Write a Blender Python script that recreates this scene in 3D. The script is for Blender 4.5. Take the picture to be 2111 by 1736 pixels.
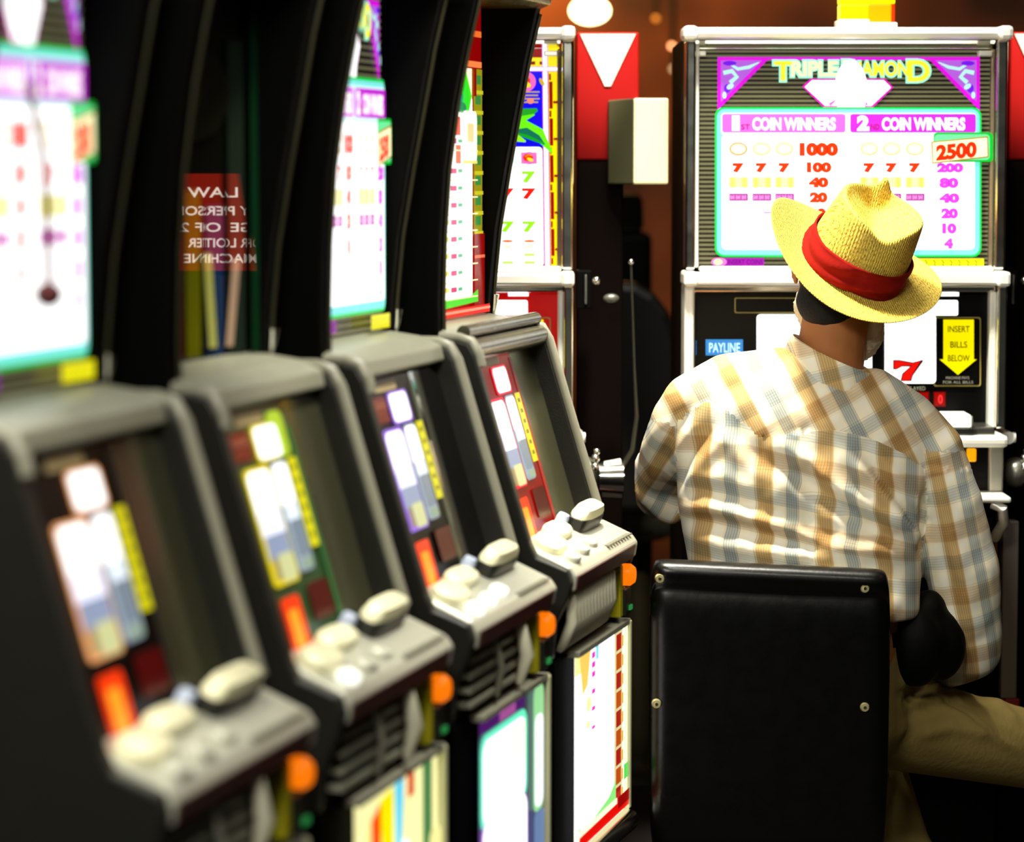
import bpy, bmesh, math, random
import numpy as np
from mathutils import Vector, Matrix
random.seed(7); np.random.seed(7)
PI = math.pi
for o in list(bpy.data.objects): bpy.data.objects.remove(o)
scene = bpy.context.scene
COL = scene.collection

# ------------------------------------------------------------------ camera
F, CX, CY, H = 6000., 1055.5, 868., 1.5
TH = math.atan(518/6000)
cam = bpy.data.cameras.new('camera'); co = bpy.data.objects.new('camera', cam); COL.objects.link(co)
co.location = (0, 0, H); co.rotation_euler = (PI/2-TH, 0, 0)
cam.sensor_width = 36; cam.lens = F/2111*36; cam.clip_start = .1; cam.clip_end = 100
cam.dof.use_dof = True; cam.dof.focus_distance = 5.12; cam.dof.aperture_fstop = 2.6
scene.camera = co
scene.view_settings.view_transform = 'Standard'; scene.view_settings.look = 'None'
scene.view_settings.gamma = 1; scene.view_settings.exposure = 0.0
w = bpy.data.worlds.new('world'); scene.world = w; w.use_nodes = True
w.node_tree.nodes['Background'].inputs[0].default_value = (.9, .95, .8, 1)
w.node_tree.nodes['Background'].inputs[1].default_value = 0.02

def lamp(name, kind, loc, tgt, energy, color, size=.3, sy=None, spot=None, blend=.5):
    l = bpy.data.lights.new(name, kind); l.energy = energy; l.color = color
    if kind == 'AREA':
        l.size = size
        if sy: l.shape = 'RECTANGLE'; l.size_y = sy
    else: l.shadow_soft_size = size
    if kind == 'SPOT': l.spot_size = math.radians(spot); l.spot_blend = blend
    o = bpy.data.objects.new(name, l); COL.objects.link(o); o.location = loc
    o.rotation_euler = (Vector(tgt)-Vector(loc)).to_track_quat('-Z', 'Y').to_euler()
    return o
# lights of the gaming floor, with unseen fills added for row and aisle
lamp('downlight_over_player', 'SPOT', (.18, 4.86, 2.95), (.55, 5.08, 1.1), 500, (1, .92, .74), .10, spot=60, blend=.6)
lamp('aisle_fill', 'AREA', (.75, 2.4, 3.0), (.3, 4.9, .9), 13, (1, .95, .80), .5)  # unseen fill added over the aisle, toward the player
lamp('row_fill', 'SPOT', (.40, 3.7, 2.8), (-.12, 4.15, .95), 150, (1, .97, .84), .12, spot=46, blend=.5)  # unseen spot added to brighten the row's decks, aimed clear of the player
lamp('row_fill', 'AREA', (-.75, 2.3, 2.7), (-.35, 3.3, .9), 30, (1, .97, .84), .35)  # unseen light added for the side of the nearest machine
lamp('downlight_frontal_bank', 'AREA', (.5, 5.0, 3.0), (.6, 5.6, 1.2), 42, (1, .96, .85), .5)
lamp('near_side_fill', 'AREA', (-.3, 1.3, 2.5), (-.36, 3.0, .9), 38, (1, .97, .84), .4)  # no known fitting: added to lighten the first machine's near side
lamp('warm_hall_lamp', 'POINT', (.10, 10.1, 2.55), (0, 0, 0), 60, (1, .50, .12), .10)
lamp('warm_column_lamp', 'SPOT', (.25, 5.0, 2.6), (.185, 5.78, 1.78), 420, (1, .85, .7), .03, spot=15, blend=.9)
lamp('warm_column_lamp', 'SPOT', (1.10, 5.0, 2.6), (1.03, 5.78, 1.78), 420, (1, .85, .7), .03, spot=15, blend=.9)
lamp('rear_hall_lamp', 'AREA', (1.3, 8.6, 3.1), (1.0, 10.4, 2.0), 6, (1, .5, .2), .6)

# ------------------------------------------------------------------ pixel helpers (design coordinates -> world)
def ray(x, y):
    u = (x-CX)/F; v = (CY-y)/F
    return Vector((u, math.cos(TH)+v*math.sin(TH), v*math.cos(TH)-math.sin(TH)))
def P(x, y, Y):
    d = ray(x, y); t = Y/d.y
    return d*t+Vector((0, 0, H))

# ------------------------------------------------------------------ materials
def lin(c):
    if isinstance(c, str):
        c = [int(c[i:i+2], 16)/255 for i in (0, 2, 4)]
    return tuple(((v/12.92) if v <= .04045 else ((v+.055)/1.055)**2.4) for v in c)
MC = {}
def mat(name, col, rough=.5, metal=0, em=None, es=0, spec=.5, bump=None, noise=None, ior=1.45):
    if name in MC: return MC[name]
    m = bpy.data.materials.new(name); m.use_nodes = True; nt = m.node_tree
    b = nt.nodes['Principled BSDF']; c = lin(col)
    b.inputs['Base Color'].default_value = (*c, 1); b.inputs['Roughness'].default_value = rough
    b.inputs['Metallic'].default_value = metal; b.inputs['Specular IOR Level'].default_value = spec
    b.inputs['IOR'].default_value = ior
    if em:
        b.inputs['Emission Color'].default_value = (*lin(em), 1); b.inputs['Emission Strength'].default_value = es
    tc = nt.nodes.new('ShaderNodeTexCoord')
    nz = nt.nodes.new('ShaderNodeTexNoise'); nz.inputs['Scale'].default_value = (noise or 30)
    nz.inputs['Detail'].default_value = 4; nt.links.new(tc.outputs['Object'], nz.inputs['Vector'])
    mr = nt.nodes.new('ShaderNodeMapRange'); dr = min(.06, rough*.3); mr.inputs['To Min'].default_value = rough-dr; mr.inputs['To Max'].default_value = min(1, rough+dr)
    nt.links.new(nz.outputs['Fac'], mr.inputs['Value']); nt.links.new(mr.outputs[0], b.inputs['Roughness'])
    if bump:
        bp = nt.nodes.new('ShaderNodeBump'); bp.inputs['Strength'].default_value = bump[1]; bp.inputs['Distance'].default_value = .002
        n2 = nt.nodes.new('ShaderNodeTexNoise'); n2.inputs['Scale'].default_value = bump[0]
        nt.links.new(tc.outputs['Object'], n2.inputs['Vector']); nt.links.new(n2.outputs['Fac'], bp.inputs['Height'])
        nt.links.new(bp.outputs[0], b.inputs['Normal'])
    MC[name] = m; return m
def E(hexc, s=1.0, n=None):                     # backlit ink
    dim = tuple(int(hexc[i:i+2], 16)/255*.5 for i in (0, 2, 4))
    return mat('lit_%s_%d' % (hexc, int(s*100)), dim, .25, em=hexc, es=s, spec=.2)
def ink(hexc): return mat('ink_'+hexc, hexc, .3, spec=.4)
BLK = mat('black_plastic', '1e1e1a', .38, spec=.4, bump=(400, .15))
SIDE = mat('black_laminate', '020202', .65, spec=.07)
GREY = mat('grey_olive_plastic', '8e8e7c', .38, bump=(300, .1))
RIM = mat('worn_grey_trim', '8a8878', .32, spec=.5)
DECK = mat('deck_metal', 'c4c4b4', .30, metal=.35)
CHR = mat('chrome', 'f2f2ea', .16, metal=1)
ALU = mat('satin_aluminium', 'fdfdf6', .34, metal=.4)
STEEL = mat('aged_steel', '6c685a', .24, metal=.85)
BRASS = mat('aged_brass', '8a7a44', .28, metal=.9)
DARKM = mat('dark_trim_metal', '3a3826', .4, metal=.7)
CREAM = mat('cream_button_plastic', 'f4efc8', .35)
GLOSS = mat('gloss_black_glass', '050505', .07, spec=.8, ior=1.6)
MIRR = mat('smoked_mirror_panel', '6a6a50', .22, metal=.7)
BLACK_IN = mat('black_panel', '030303', .35, spec=.2)

# ------------------------------------------------------------------ mesh builder
class MB:
    def __init__(s): s.v = []; s.f = []; s.fm = []; s.mats = []
    def mi(s, m):
        if m not in s.mats: s.mats.append(m)
        return s.mats.index(m)
    def add(s, vs, fs, m):
        b = len(s.v); s.v += [tuple(p) for p in vs]; k = s.mi(m)
        for f in fs: s.f.append([i+b for i in f]); s.fm.append(k)
    def box(s, x0, x1, y0, y1, z0, z1, m):
        x0, x1 = sorted((x0, x1)); y0, y1 = sorted((y0, y1)); z0, z1 = sorted((z0, z1))
        s.add([(x0,y0,z0),(x1,y0,z0),(x1,y1,z0),(x0,y1,z0),(x0,y0,z1),(x1,y0,z1),(x1,y1,z1),(x0,y1,z1)],
              [(0,3,2,1),(4,5,6,7),(0,1,5,4),(1,2,6,5),(2,3,7,6),(3,0,4,7)], m)
    def prism(s, prof, x0, x1, m):                # prof: (y,z) polygon, extruded along x
        n = len(prof); a = sum(prof[i][0]*prof[(i+1)%n][1]-prof[(i+1)%n][0]*prof[i][1] for i in range(n))
        if a < 0: prof = prof[::-1]
        vs = [(x0, y, z) for y, z in prof]+[(x1, y, z) for y, z in prof]
        s.add(vs, [list(range(n))[::-1], [i+n for i in range(n)]]+[(i, (i+1)%n, (i+1)%n+n, i+n) for i in range(n)], m)
    def hexa(s, c, m):                            # 8 corners bottom 4, top 4
        s.add(c, [(0,3,2,1),(4,5,6,7),(0,1,5,4),(1,2,6,5),(2,3,7,6),(3,0,4,7)], m)
    def tube(s, pts, r, m, n=10, caps=True):
        pts = [Vector(p) for p in pts]; rs = r if isinstance(r, (list, tuple)) else [r]*len(pts); vs = []
        ref = None
        for i, p in enumerate(pts):
            t = (pts[min(i+1, len(pts)-1)]-pts[max(i-1, 0)]).normalized()
            if ref is None: ref = t.orthogonal().normalized()
            ref = (ref-t*ref.dot(t)).normalized(); b = t.cross(ref)
            for k in range(n): a = 2*PI*k/n; vs.append(p+(ref*math.cos(a)+b*math.sin(a))*rs[i])
        L = len(pts)
        fs = [(i*n+k, i*n+(k+1)%n, (i+1)*n+(k+1)%n, (i+1)*n+k) for i in range(L-1) for k in range(n)]
        if caps: fs += [list(range(n))[::-1], [(L-1)*n+k for k in range(n)]]
        s.add(vs, fs, m)
    def ball(s, c, r, m, n=16, k=10, rot=None):
        if not isinstance(r, (tuple, list)): r = (r, r, r)
        vs = []; fs = []
        for i in range(k+1):
            t = PI*i/k
            for j in range(n):
                a = 2*PI*j/n; q = Vector((r[0]*math.sin(t)*math.cos(a), r[1]*math.sin(t)*math.sin(a), r[2]*math.cos(t)))
                if rot: q = rot @ q
                vs.append(Vector(c)+q)
        for i in range(k):
            for j in range(n):
                f = [i*n+j, (i+1)*n+j, (i+1)*n+(j+1)%n, i*n+(j+1)%n]; fs.append(f)
        s.add(vs, fs, m)
    def loft(s, rings, m):
        n = len(rings[0]); vs = [p for r in rings for p in r]; L = len(rings)
        fs = [(i*n+k, i*n+(k+1)%n, (i+1)*n+(k+1)%n, (i+1)*n+k) for i in range(L-1) for k in range(n)]
        fs += [list(range(n))[::-1], [(L-1)*n+k for k in range(n)]]
        s.add(vs, fs, m)
    def build(s, name, parent=None, smooth=False, bevel=0, off=(0, 0, 0)):
        me = bpy.data.meshes.new(name); off = Vector(off)
        me.from_pydata([Vector(v)-off for v in s.v], [], s.f)
        for m in s.mats: me.materials.append(m)
        for p, k in zip(me.polygons, s.fm): p.material_index = k; p.use_smooth = smooth
        bm = bmesh.new(); bm.from_mesh(me)
        if smooth: bmesh.ops.remove_doubles(bm, verts=bm.verts, dist=1e-5)
        bm.to_mesh(me); bm.free()
        o = bpy.data.objects.new(name, me); COL.objects.link(o)
        if parent: o.parent = parent
        if bevel:
            b = o.modifiers.new('bevel', 'BEVEL'); b.width = bevel; b.segments = 2; b.limit_method = 'ANGLE'
        if smooth:
            try: me.set_sharp_from_angle(angle=math.radians(50))
            except Exception: pass
        return o
def bx(name, parent, x0, x1, y0, y1, z0, z1, m, bevel=.003):
    b = MB(); b.box(x0, x1, y0, y1, z0, z1, m); return b.build(name, parent, bevel=bevel)
def empty(name, loc, label, cat, rz=0, group=None):
    o = bpy.data.objects.new(name, None); COL.objects.link(o); o.location = loc; o.rotation_euler = (0, 0, rz)
    o.empty_display_size = .1; tag(o, label, cat, group); return o
def tag(o, label=None, cat=None, group=None, kind=None):
    if label: o['label'] = label
    if cat: o['category'] = cat
    if group: o['group'] = group
    if kind: o['kind'] = kind
    return o

# ------------------------------------------------------------------ printed artwork
TXT = {}
def text_mesh(s, off=0.0):
    k = (s, off)
    if k in TXT: return TXT[k]
    cu = bpy.data.curves.new('t', 'FONT'); cu.body = s; cu.offset = off; cu.resolution_u = 4
    ob = bpy.data.objects.new('t', cu); COL.objects.link(ob)
    dg = bpy.context.evaluated_depsgraph_get(); dg.update()
    me = bpy.data.meshes.new_from_object(ob.evaluated_get(dg))
    vs = [(v.co.x, v.co.y) for v in me.vertices]; fs = [list(p.vertices) for p in me.polygons]
    bpy.data.objects.remove(ob); bpy.data.meshes.remove(me); bpy.data.curves.remove(cu)
    TXT[k] = (vs, fs); return TXT[k]
class Art:
    """flat printed pieces in sheet coordinates (x right, y down); place(x, y, layer) -> local point"""
    def __init__(s, place): s.mb = MB(); s.pl = place; s.n = 0
    def poly(s, pts, m):
        s.n += 1; s.mb.add([s.pl(x, y, s.n) for x, y in pts], [list(range(len(pts)))], m)
    def rect(s, x0, y0, x1, y1, m): s.poly([(x0, y1), (x1, y1), (x1, y0), (x0, y0)], m)
    def rrect(s, x0, y0, x1, y1, r, m):
        p = []
        for cx, cy, a0 in ((x1-r, y1-r, 0), (x0+r, y1-r, 90), (x0+r, y0+r, 180), (x1-r, y0+r, 270)):
            for k in range(5):
                a = math.radians(a0+k*22.5); p.append((cx+r*math.cos(a), cy+r*math.sin(a)))
        s.poly(p, m)
    def ell(s, cx, cy, rx, ry, m, n=20, rot=0):
        p = []
        for k in range(n):
            a = 2*PI*k/n; x, y = rx*math.cos(a), ry*math.sin(a)
            p.append((cx+x*math.cos(rot)-y*math.sin(rot), cy+x*math.sin(rot)+y*math.cos(rot)))
        s.poly(p, m)
    def stroke(s, pts, w, m):
        s.n += 1; vs = []; n = len(pts); ws = w if isinstance(w, (list, tuple)) else [w]*n
        for i, (x, y) in enumerate(pts):
            a = pts[max(i-1, 0)]; b = pts[min(i+1, n-1)]; d = math.hypot(b[0]-a[0], b[1]-a[1]) or 1
            nx, ny = -(b[1]-a[1])/d*ws[i]/2, (b[0]-a[0])/d*ws[i]/2
            vs += [s.pl(x+nx, y+ny, s.n), s.pl(x-nx, y-ny, s.n)]
        s.mb.add(vs, [(2*i, 2*i+1, 2*i+3, 2*i+2) for i in range(n-1)], m)
    def text(s, t, x0, y0, x1, y1, m, off=0.02, flip=False, skew=0):
        vs, fs = text_mesh(t, off); s.n += 1
        ax = min(v[0] for v in vs); bx_ = max(v[0] for v in vs); ay = min(v[1] for v in vs); by = max(v[1] for v in vs)
        out = []
        for x, y in vs:
            u = (x-ax)/(bx_-ax); v = (y-ay)/(by-ay)
            if flip: u = 1-u
            out.append(s.pl(x0+u*(x1-x0)+skew*u, y1-v*(y1-y0)+skew*u, s.n))
        s.mb.add(out, fs, m)

W3 = E('ffffff', 1.6); W1 = E('fffff2', 1.25)
def diamond_art(a, lit=1.0):
    """pay glass: two tables, diamond, title (sheet 1440..2045 x 100..555)"""
    L = lambda c, s=1.0: E(c, s*lit)
    a.rect(1440, 100, 2045, 556, ink('1c1b10'))
    y = 103
    while y < 552:
        a.n = 1; a.rect(1440, y, 2045, y+4.6, L('8a8663', .45)); y += 9.3
    a.n = 3
    mg = L('e010e0', 1.0); lc = L('b8f4e8', 1.0); pu = L('7a18f0', .9)
    a.rect(1480, 117, 2022, 123, mg)
    for fx in (lambda x: x, lambda x: 3502-x):
        a.n = 4
        a.poly([(fx(1480), 117), (fx(1590), 117), (fx(1480), 228)], mg)
        a.poly([(fx(1487), 124), (fx(1572), 124), (fx(1487), 210)], L('c468f0', .8))
        a.stroke([(fx(1492), 150), (fx(1510), 146), (fx(1520), 158), (fx(1506), 170)], 9, lc)
        a.stroke([(fx(1500), 128), (fx(1522), 142), (fx(1545), 138), (fx(1566), 128)], [3, 7, 7, 2], lc)
        a.ell(fx(1505), 130, 14, 5, pu); a.ell(fx(1500), 182, 7, 9, pu); a.ell(fx(1506), 178, 8, 5, lc, rot=-.6); a.ell(fx(1494), 196, 4, 7, lc)
    a.n = 8
    mo, wi = L('f010c0', 1.0), W3
    a.poly([(1655, 178), (1672, 162), (1826, 162), (1843, 180), (1800, 222), (1700, 222)], mo)
    a.poly([(1660, 179), (1675, 165), (1823, 165), (1838, 180), (1798, 218), (1702, 218)], wi)
    a.poly([(1708, 214), (1724, 204), (1722, 210), (1714, 218)], L('e060f0')); a.poly([(1792, 214), (1774, 204), (1777, 210), (1784, 218)], L('e060f0'))
    parts = [('T', 1596, 126, 1634, 166), ('RIPLE', 1632, 126, 1728, 157), ('D', 1738, 124, 1772, 159), ('IAMON', 1772, 127, 1874, 157), ('D', 1872, 124, 1918, 168)]
    for t, x0, y0, x1, y1 in parts: a.n = 12; a.text(t, x0-4, y0-4, x1+4, y1+4, L('a0f8d8', 1.1), .09)
    for t, x0, y0, x1, y1 in parts: a.n = 14; a.text(t, x0, y0, x1, y1, L('fffdb0', 1.25) if x0 in (1632, 1738) else L('f8ee30', 1.2), .03)
    a.n = 16; a.ell(1755, 185, 34, 62, wi)
    a.rrect(1474, 221, 2024, 530, 18, L('10e050', .9)); a.rrect(1478, 225, 2020, 526, 16, L('84f4f0', .92))
    a.rrect(1488, 276, 2010, 515, 10, W3); a.rrect(1486, 232, 2013, 280, 8, L('d8fffc', 1.0))
    a.rrect(1489, 235, 1743, 273, 5, L('e468f0', .92)); a.rrect(1753, 235, 2012, 273, 5, L('d02ce0', .88))
    b = a.n
    for dx, ch, sf, x0, x1 in ((0, '1', 'ST', 1509, 1525), (0, '2', 'ND', 1767, 1792)):
        a.n = b; a.text(ch, x0, 238, x1, 270, W1, .07)
        a.n = b; a.text(sf, x1+3, 256, x1+21, 267, L('c01860', .8), .02)
        a.n = b; a.text('COIN WINNERS', x1+26, 242, x1+198, 269, W1, .045)
    a.n = b+2
    rd = L('ff3408', .95); rd2 = L('d8203c', .95); mg2 = L('e040ec', .9)
    for xs in ((1522, 1570, 1617), (1792, 1838, 1886)):
        for i, x in enumerate(xs):
            a.n = b+2; a.ell(x, 307, 19, 14, L('e09848', .9) if x < 1560 else L('e8cc88', .92)); a.ell(x, 307, 15.5, 11, L('fff2c8', 1.0)); a.ell(x, 308, 9, 5.5, W3)
            a.n = b+2; a.text('7', x-12, 336, x+12, 356, rd, .11)
            a.n = b+2; a.rect(x-19, 365, x+20, 387, L('f0ea78', .95)); a.rect(x-6, 365, x+7, 387, L('f8f4a8', 1.0)); a.rect(x-13, 365, x-11, 387, L('d8cc48', .9)); a.rect(x+12, 365, x+14, 387, L('d8cc48', .9))
            a.n = b+2; a.rect(x-19, 399, x+20, 414, L('b828a0', .8))
            for q in range(3): a.n = b+3; a.text('BAR', x-17+q*12, 402, x-7+q*12, 411, L('f0a0e8', 1.0), .02)
    for t, x0, y0, x1, y1 in (('1000', 1648, 294, 1728, 322), ('100', 1663, 334, 1714, 356), ('40', 1667, 365, 1708, 387), ('20', 1669, 396, 1706, 418), ('10', 1673, 429, 1703, 451)):
        a.n = b+2; a.text(t, x0, y0, x1, y1, rd, .085)
    for t, x0, y0, x1, y1 in (('200', 1931, 336, 1986, 356), ('80', 1936, 366, 1976, 388), ('40', 1936, 398, 1978, 419), ('20', 1940, 429, 1975, 451), ('10', 1942, 460, 1972, 482), ('4', 1946, 491, 1965, 513)):
        a.n = b+2; a.text(t, x0, y0, x1, y1, mg2, .085)
    a.rect(1574, 437, 1592, 440, mg2); a.rect(1596, 437, 1610, 440, mg2); a.ell(1886, 500, 13, 9, L('f4f0c8', 1.2)); a.ell(1886, 500, 11, 7, W3)
    a.n = b+4
    a.rrect(1924, 273, 2047, 334, 9, L('10c030', .9)); a.rrect(1926, 277, 2040, 330, 8, L('70f0a0', .9))
    a.poly([(1919, 292), (2036, 281), (2038, 324), (1921, 338)], L('b08010', .8)); a.poly([(1922, 294), (2034, 284), (2035, 322), (1923, 335)], L('fff8c0', 1.2))
    a.text('2500', 1929, 299, 2021, 332, L('ff2a08', .95), .06, skew=-8)
    a.n = b+4
    a.rect(1495, 532, 1575, 548, L('a010b0', .8)); a.text('INSERT COINS', 1500, 535, 1572, 545, L('701080', .5), .02)
    a.ell(1482, 540, 16, 9, L('f070c0', 1)); a.ell(1480, 540, 9, 6, L('fff0a0', 1.2))
    a.n = b+4; a.rect(1866, 533, 2028, 552, L('f4ec10', .95))
    for i in range(9):
        x = 1872+i*17; a.stroke([(x, 536), (x+5, 541), (x+2, 546), (x+8, 550)], 1.8, ink('201800'))

def sevens_art(a):
    """pay glass with brick border, leaves and sevens (sheet 545..1170 x 85..552)"""
    L = E
    a.rect(545, 85, 1172, 552, L('a00808', .75))
    a.rect(545, 93, 1129, 118, L('9a0404', .8)); a.rect(545, 118, 1129, 137, L('ffe818', 1.0))
    for x in range(552, 1125, 26): a.n = 3; a.rect(x, 126, x+17, 133, L('901000', .8))
    a.rect(545, 87, 1165, 94, W3)
    a.rect(1141, 93, 1165, 139, L('f8e410', 1.0)); a.rect(1129, 92, 1141, 548, L('f080e8', 1.1)); a.rect(1131, 92, 1139, 548, W3)
    a.rect(545, 137, 1165, 147, L('f080e8', 1.1)); a.rect(545, 139, 1165, 145, W3)
    a.rect(1142, 147, 1161, 548, L('ffe000', 1.0))
    for i, y in enumerate(range(150, 548, 76)):
        a.n = 12; a.rect(1143, y+18, 1150, min(548, y+74), L('980800', .8)); a.rect(1143, y+2, 1147, y+15, L('980800', .8)); a.rect(1151, y+58, 1161, y+63, L('980800', .8))
    a.n = 13
    a.rect(545, 147, 1129, 304, L('1408f0', .95))
    def icon(cx, cy, k):
        a.ell(cx, cy, 25*k, 22*k, L('f868c0', 1)); a.ell(cx-4*k, cy-2*k, 17*k, 13*k, L('f82808', 1)); a.ell(cx+3*k, cy+5*k, 12*k, 6*k, L('ffd818', 1.1), rot=.4); a.stroke([(cx-14*k, cy-4*k), (cx-2*k, cy-12*k), (cx+10*k, cy-8*k)], 4*k, L('f89818', 1))
    for k, cx in enumerate((640, 780, 940, 1091)):
        a.n = 14; icon(cx, 168, 1)
        for r in range(4): a.n = 18; a.rect(cx-28, 188+r*7, cx+32-3*(r % 2), 191+r*7, L('c8a850', .8))
        a.ell(cx-5, 199, 7, 7, L('f88868', 1)); a.ell(cx+13, 208, 7, 6, L('f88868', 1)); a.ell(cx+37, 169, 4, 9, L('d8b020', .9), rot=-.5)
    def leaf(pts, ws, c): a.n += 1; a.stroke(pts, ws, c)
    for dx in (0, -300):
        a.n = 20
        leaf([(1040+dx, 262), (1065+dx, 245), (1090+dx, 236), (1118+dx, 226)], [16, 30, 26, 6], L('20a020', .9))
        leaf([(1040+dx, 265), (1075+dx, 250), (1112+dx, 236)], [10, 18, 3], L('60e810', 1))
        leaf([(1050+dx, 262), (1090+dx, 262), (1120+dx, 276), (1148+dx, 316)], [10, 30, 26, 3], L('68f010', 1))
        leaf([(1062+dx, 270), (1094+dx, 272), (1118+dx, 284), (1132+dx, 298)], [3, 18, 12, 3], L('107058', .8))
        leaf([(1050+dx, 280), (1075+dx, 284), (1093+dx, 292)], [20, 16, 3], L('90f818', 1))
        leaf([(1066+dx, 272), (1096+dx, 282), (1130+dx, 296)], [2, 8, 4], L('10a018', .9))
    a.n = 30
    a.rrect(545, 303, 1127, 549, 8, W3)
    cols = (620, 680, 760, 820, 900, 960, 1053, 1098)
    for i, x in enumerate(cols):
        a.n = 31
        if i % 2 == 0: a.rect(x-12, 315, x+14, 335, L('40d8f0', 1.1))
        else: a.rect(x-15, 314, x+18, 338, L('f878b8', 1)); icon(x+2, 326, .6)
        a.n = 31
        if i % 2: a.text('7', x-14, 353, x+15, 377, L('90e818', 1), .06)
        a.n = 31; a.text('7', x-14, 388, x+15, 411, L('ff1808', 1), .06)
        a.n = 31; a.text('7', x-14, 456, x+15, 479, L('90e818', 1), .06)
        a.n = 31; a.ell(x, 497, 12, 2.6, L('e86010', 1)); a.rect(x-6, 506, x+7, 511, L('f8f0a0', 1.2)); a.rect(x-11, 522, x+11, 528, L('b8e060', 1) if i % 2 else L('f4f4d8', 1.3)); a.rect(x-11, 538, x+11, 544, L('b0e858', 1.05))

def plume_art(a):
    """red pay glass with green plume and columns (sheet 0..100 x 0..100)"""
    L = E
    a.rect(0, 0, 100, 100, L('a00404', .75))
    a.rect(0, 7.5, 100, 9.5, L('ff7830', .95)); a.rect(0, 17.5, 100, 19.5, L('ff8848', 1))
    a.rect(0, 20, 84, 95, L('fffad0', 1.25))
    a.rect(0, 30, 84, 95, L('fffff4', 1.7))
    a.rect(86, 20, 99, 74, L('b0a818', .75))
    for i in range(8): a.n = 7; a.rect(87, 22+i*6.6, 96, 25+i*6.6, L('48a048', .7)); a.rect(86, 27+i*6.6, 99, 28.2+i*6.6, L('d8d028', .9))
    a.rect(84, 20, 88, 29, L('a00404', .75)); a.rect(84, 74, 100, 100, L('a00808', .75)); a.rect(84, 81, 100, 82, L('ff7850', .9))
    a.n = 10; a.poly([(50, 11), (58, 13), (70, 20), (80, 29), (76, 34), (66, 33), (56, 22)], L('48f010', 1))
    a.poly([(62, 28), (72, 24), (76, 30), (72, 35)], L('30e828', 1)); a.ell(60, 30, 6, 3, L('20b888', .9)); a.ell(63, 33, 7, 1.8, L('189858', .8))
    a.ell(30, 27, 9, 4, L('fffad8', 1.3)); a.rect(40, 24, 47, 29, L('f83888', .95)); a.rect(40, 31, 48, 34, L('f04870', .95)); a.rect(18, 33, 38, 35, L('f8f020', 1)); a.rect(15, 42, 37, 44.5, L('f8e820', 1))
    a.rect(50, 36, 58, 42, L('ff5010', 1)); a.rect(50, 45, 58, 51, L('ff5a18', 1)); a.rrect(60, 34, 82, 51, 3, L('fffce0', 1.4)); a.rect(60, 50, 82, 51, L('f8e060', 1)); a.rrect(66, 38, 76, 44, 1, L('f0d890', 1.05))
    for y in (43, 52.5, 58, 63.4, 68.8, 74.2, 79.6, 85, 90.3):
        b = a.n; a.rect(27, y, 38, y+1.5, L('f8f060', 1.05)); a.rect(40, y, 49, y+1.7, L('e83078', .95)); a.rect(50, y+.2, 57, y+1.4, L('58c088', .9)); a.rect(20, y+3.6, 80, y+4, L('f8f0b8', 1.15)); a.n = b
    a.n = 24; a.poly([(0, 94), (70, 94), (82, 92), (82, 96), (0, 97.5)], L('50e020', .95)); a.rect(0, 97.3, 100, 100, L('f01808', .9)); a.rect(0, 98, 100, 98.8, L('ff9878', 1.1))

def dark_art(a):
    """unlit pay glass with dim coloured stripes (sheet 0..100 x 0..100)"""
    D = lambda c: mat('unlit_'+c, c, .012, spec=1.0, ior=1.9)
    a.rect(0, 0, 100, 100, D('0e0f0a'))
    a.poly([(48, 62), (56, 62), (56, 100), (46, 100)], D('4a0c06')); a.rect(57, 58, 66, 100, D('6a6a08')); a.rect(69, 62, 80, 100, D('12305a'))
    a.rect(20, 62, 44, 100, D('24302a')); a.rect(24, 70, 42, 74, D('5a5a50')); a.rect(24, 82, 44, 86, D('50201a')); a.rect(24, 90, 42, 94, D('4a4a44')); a.rect(82, 20, 92, 100, D('202c22'))
    a.poly([(66, 74), (71, 74), (74, 98), (69, 98)], D('b8b860')); a.poly([(84, 76), (89, 76), (84, 98), (79, 98)], D('b89880'))
    a.ell(50, 12, 18, 8, D('1c1c14')); a.ell(60, 34, 22, 12, D('1a1a10')); a.ell(55, 34, 10, 5, D('2c2c08'))
    a.rect(95, 0, 100, 100, D('0a3018'))

# ------------------------------------------------------------------ row of four machines on the left
R_ANG = math.radians(15.0157); rv = Vector((math.sin(R_ANG), math.cos(R_ANG), 0)); nv = Vector((math.cos(R_ANG), -math.sin(R_ANG), 0))
P0 = Vector((.204, 4.878, 0)); PITCH = .557; WD = .46
ART_S = 1/900
def panel_place(x0, x1, p_top, p_bot, sx, sy, dy=.0005):
    """sheet coords (0..sx, 0..sy) on a sloping panel between (D,z) p_top and p_bot; layers step toward the player"""
    t = Vector((0, p_top[0]-p_bot[0], p_top[1]-p_bot[1])).normalized(); nrm = Vector((0, -t.z, t.y))
    def pl(x, y, k):
        u = (x-sx[0])/(sx[1]-sx[0]); v = (y-sy[0])/(sy[1]-sy[0])
        return Vector((x0+u*(x1-x0), p_top[0]+v*(p_bot[0]-p_top[0]), p_top[1]+v*(p_bot[1]-p_top[1])))+nrm*dy*k
    return pl

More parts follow.
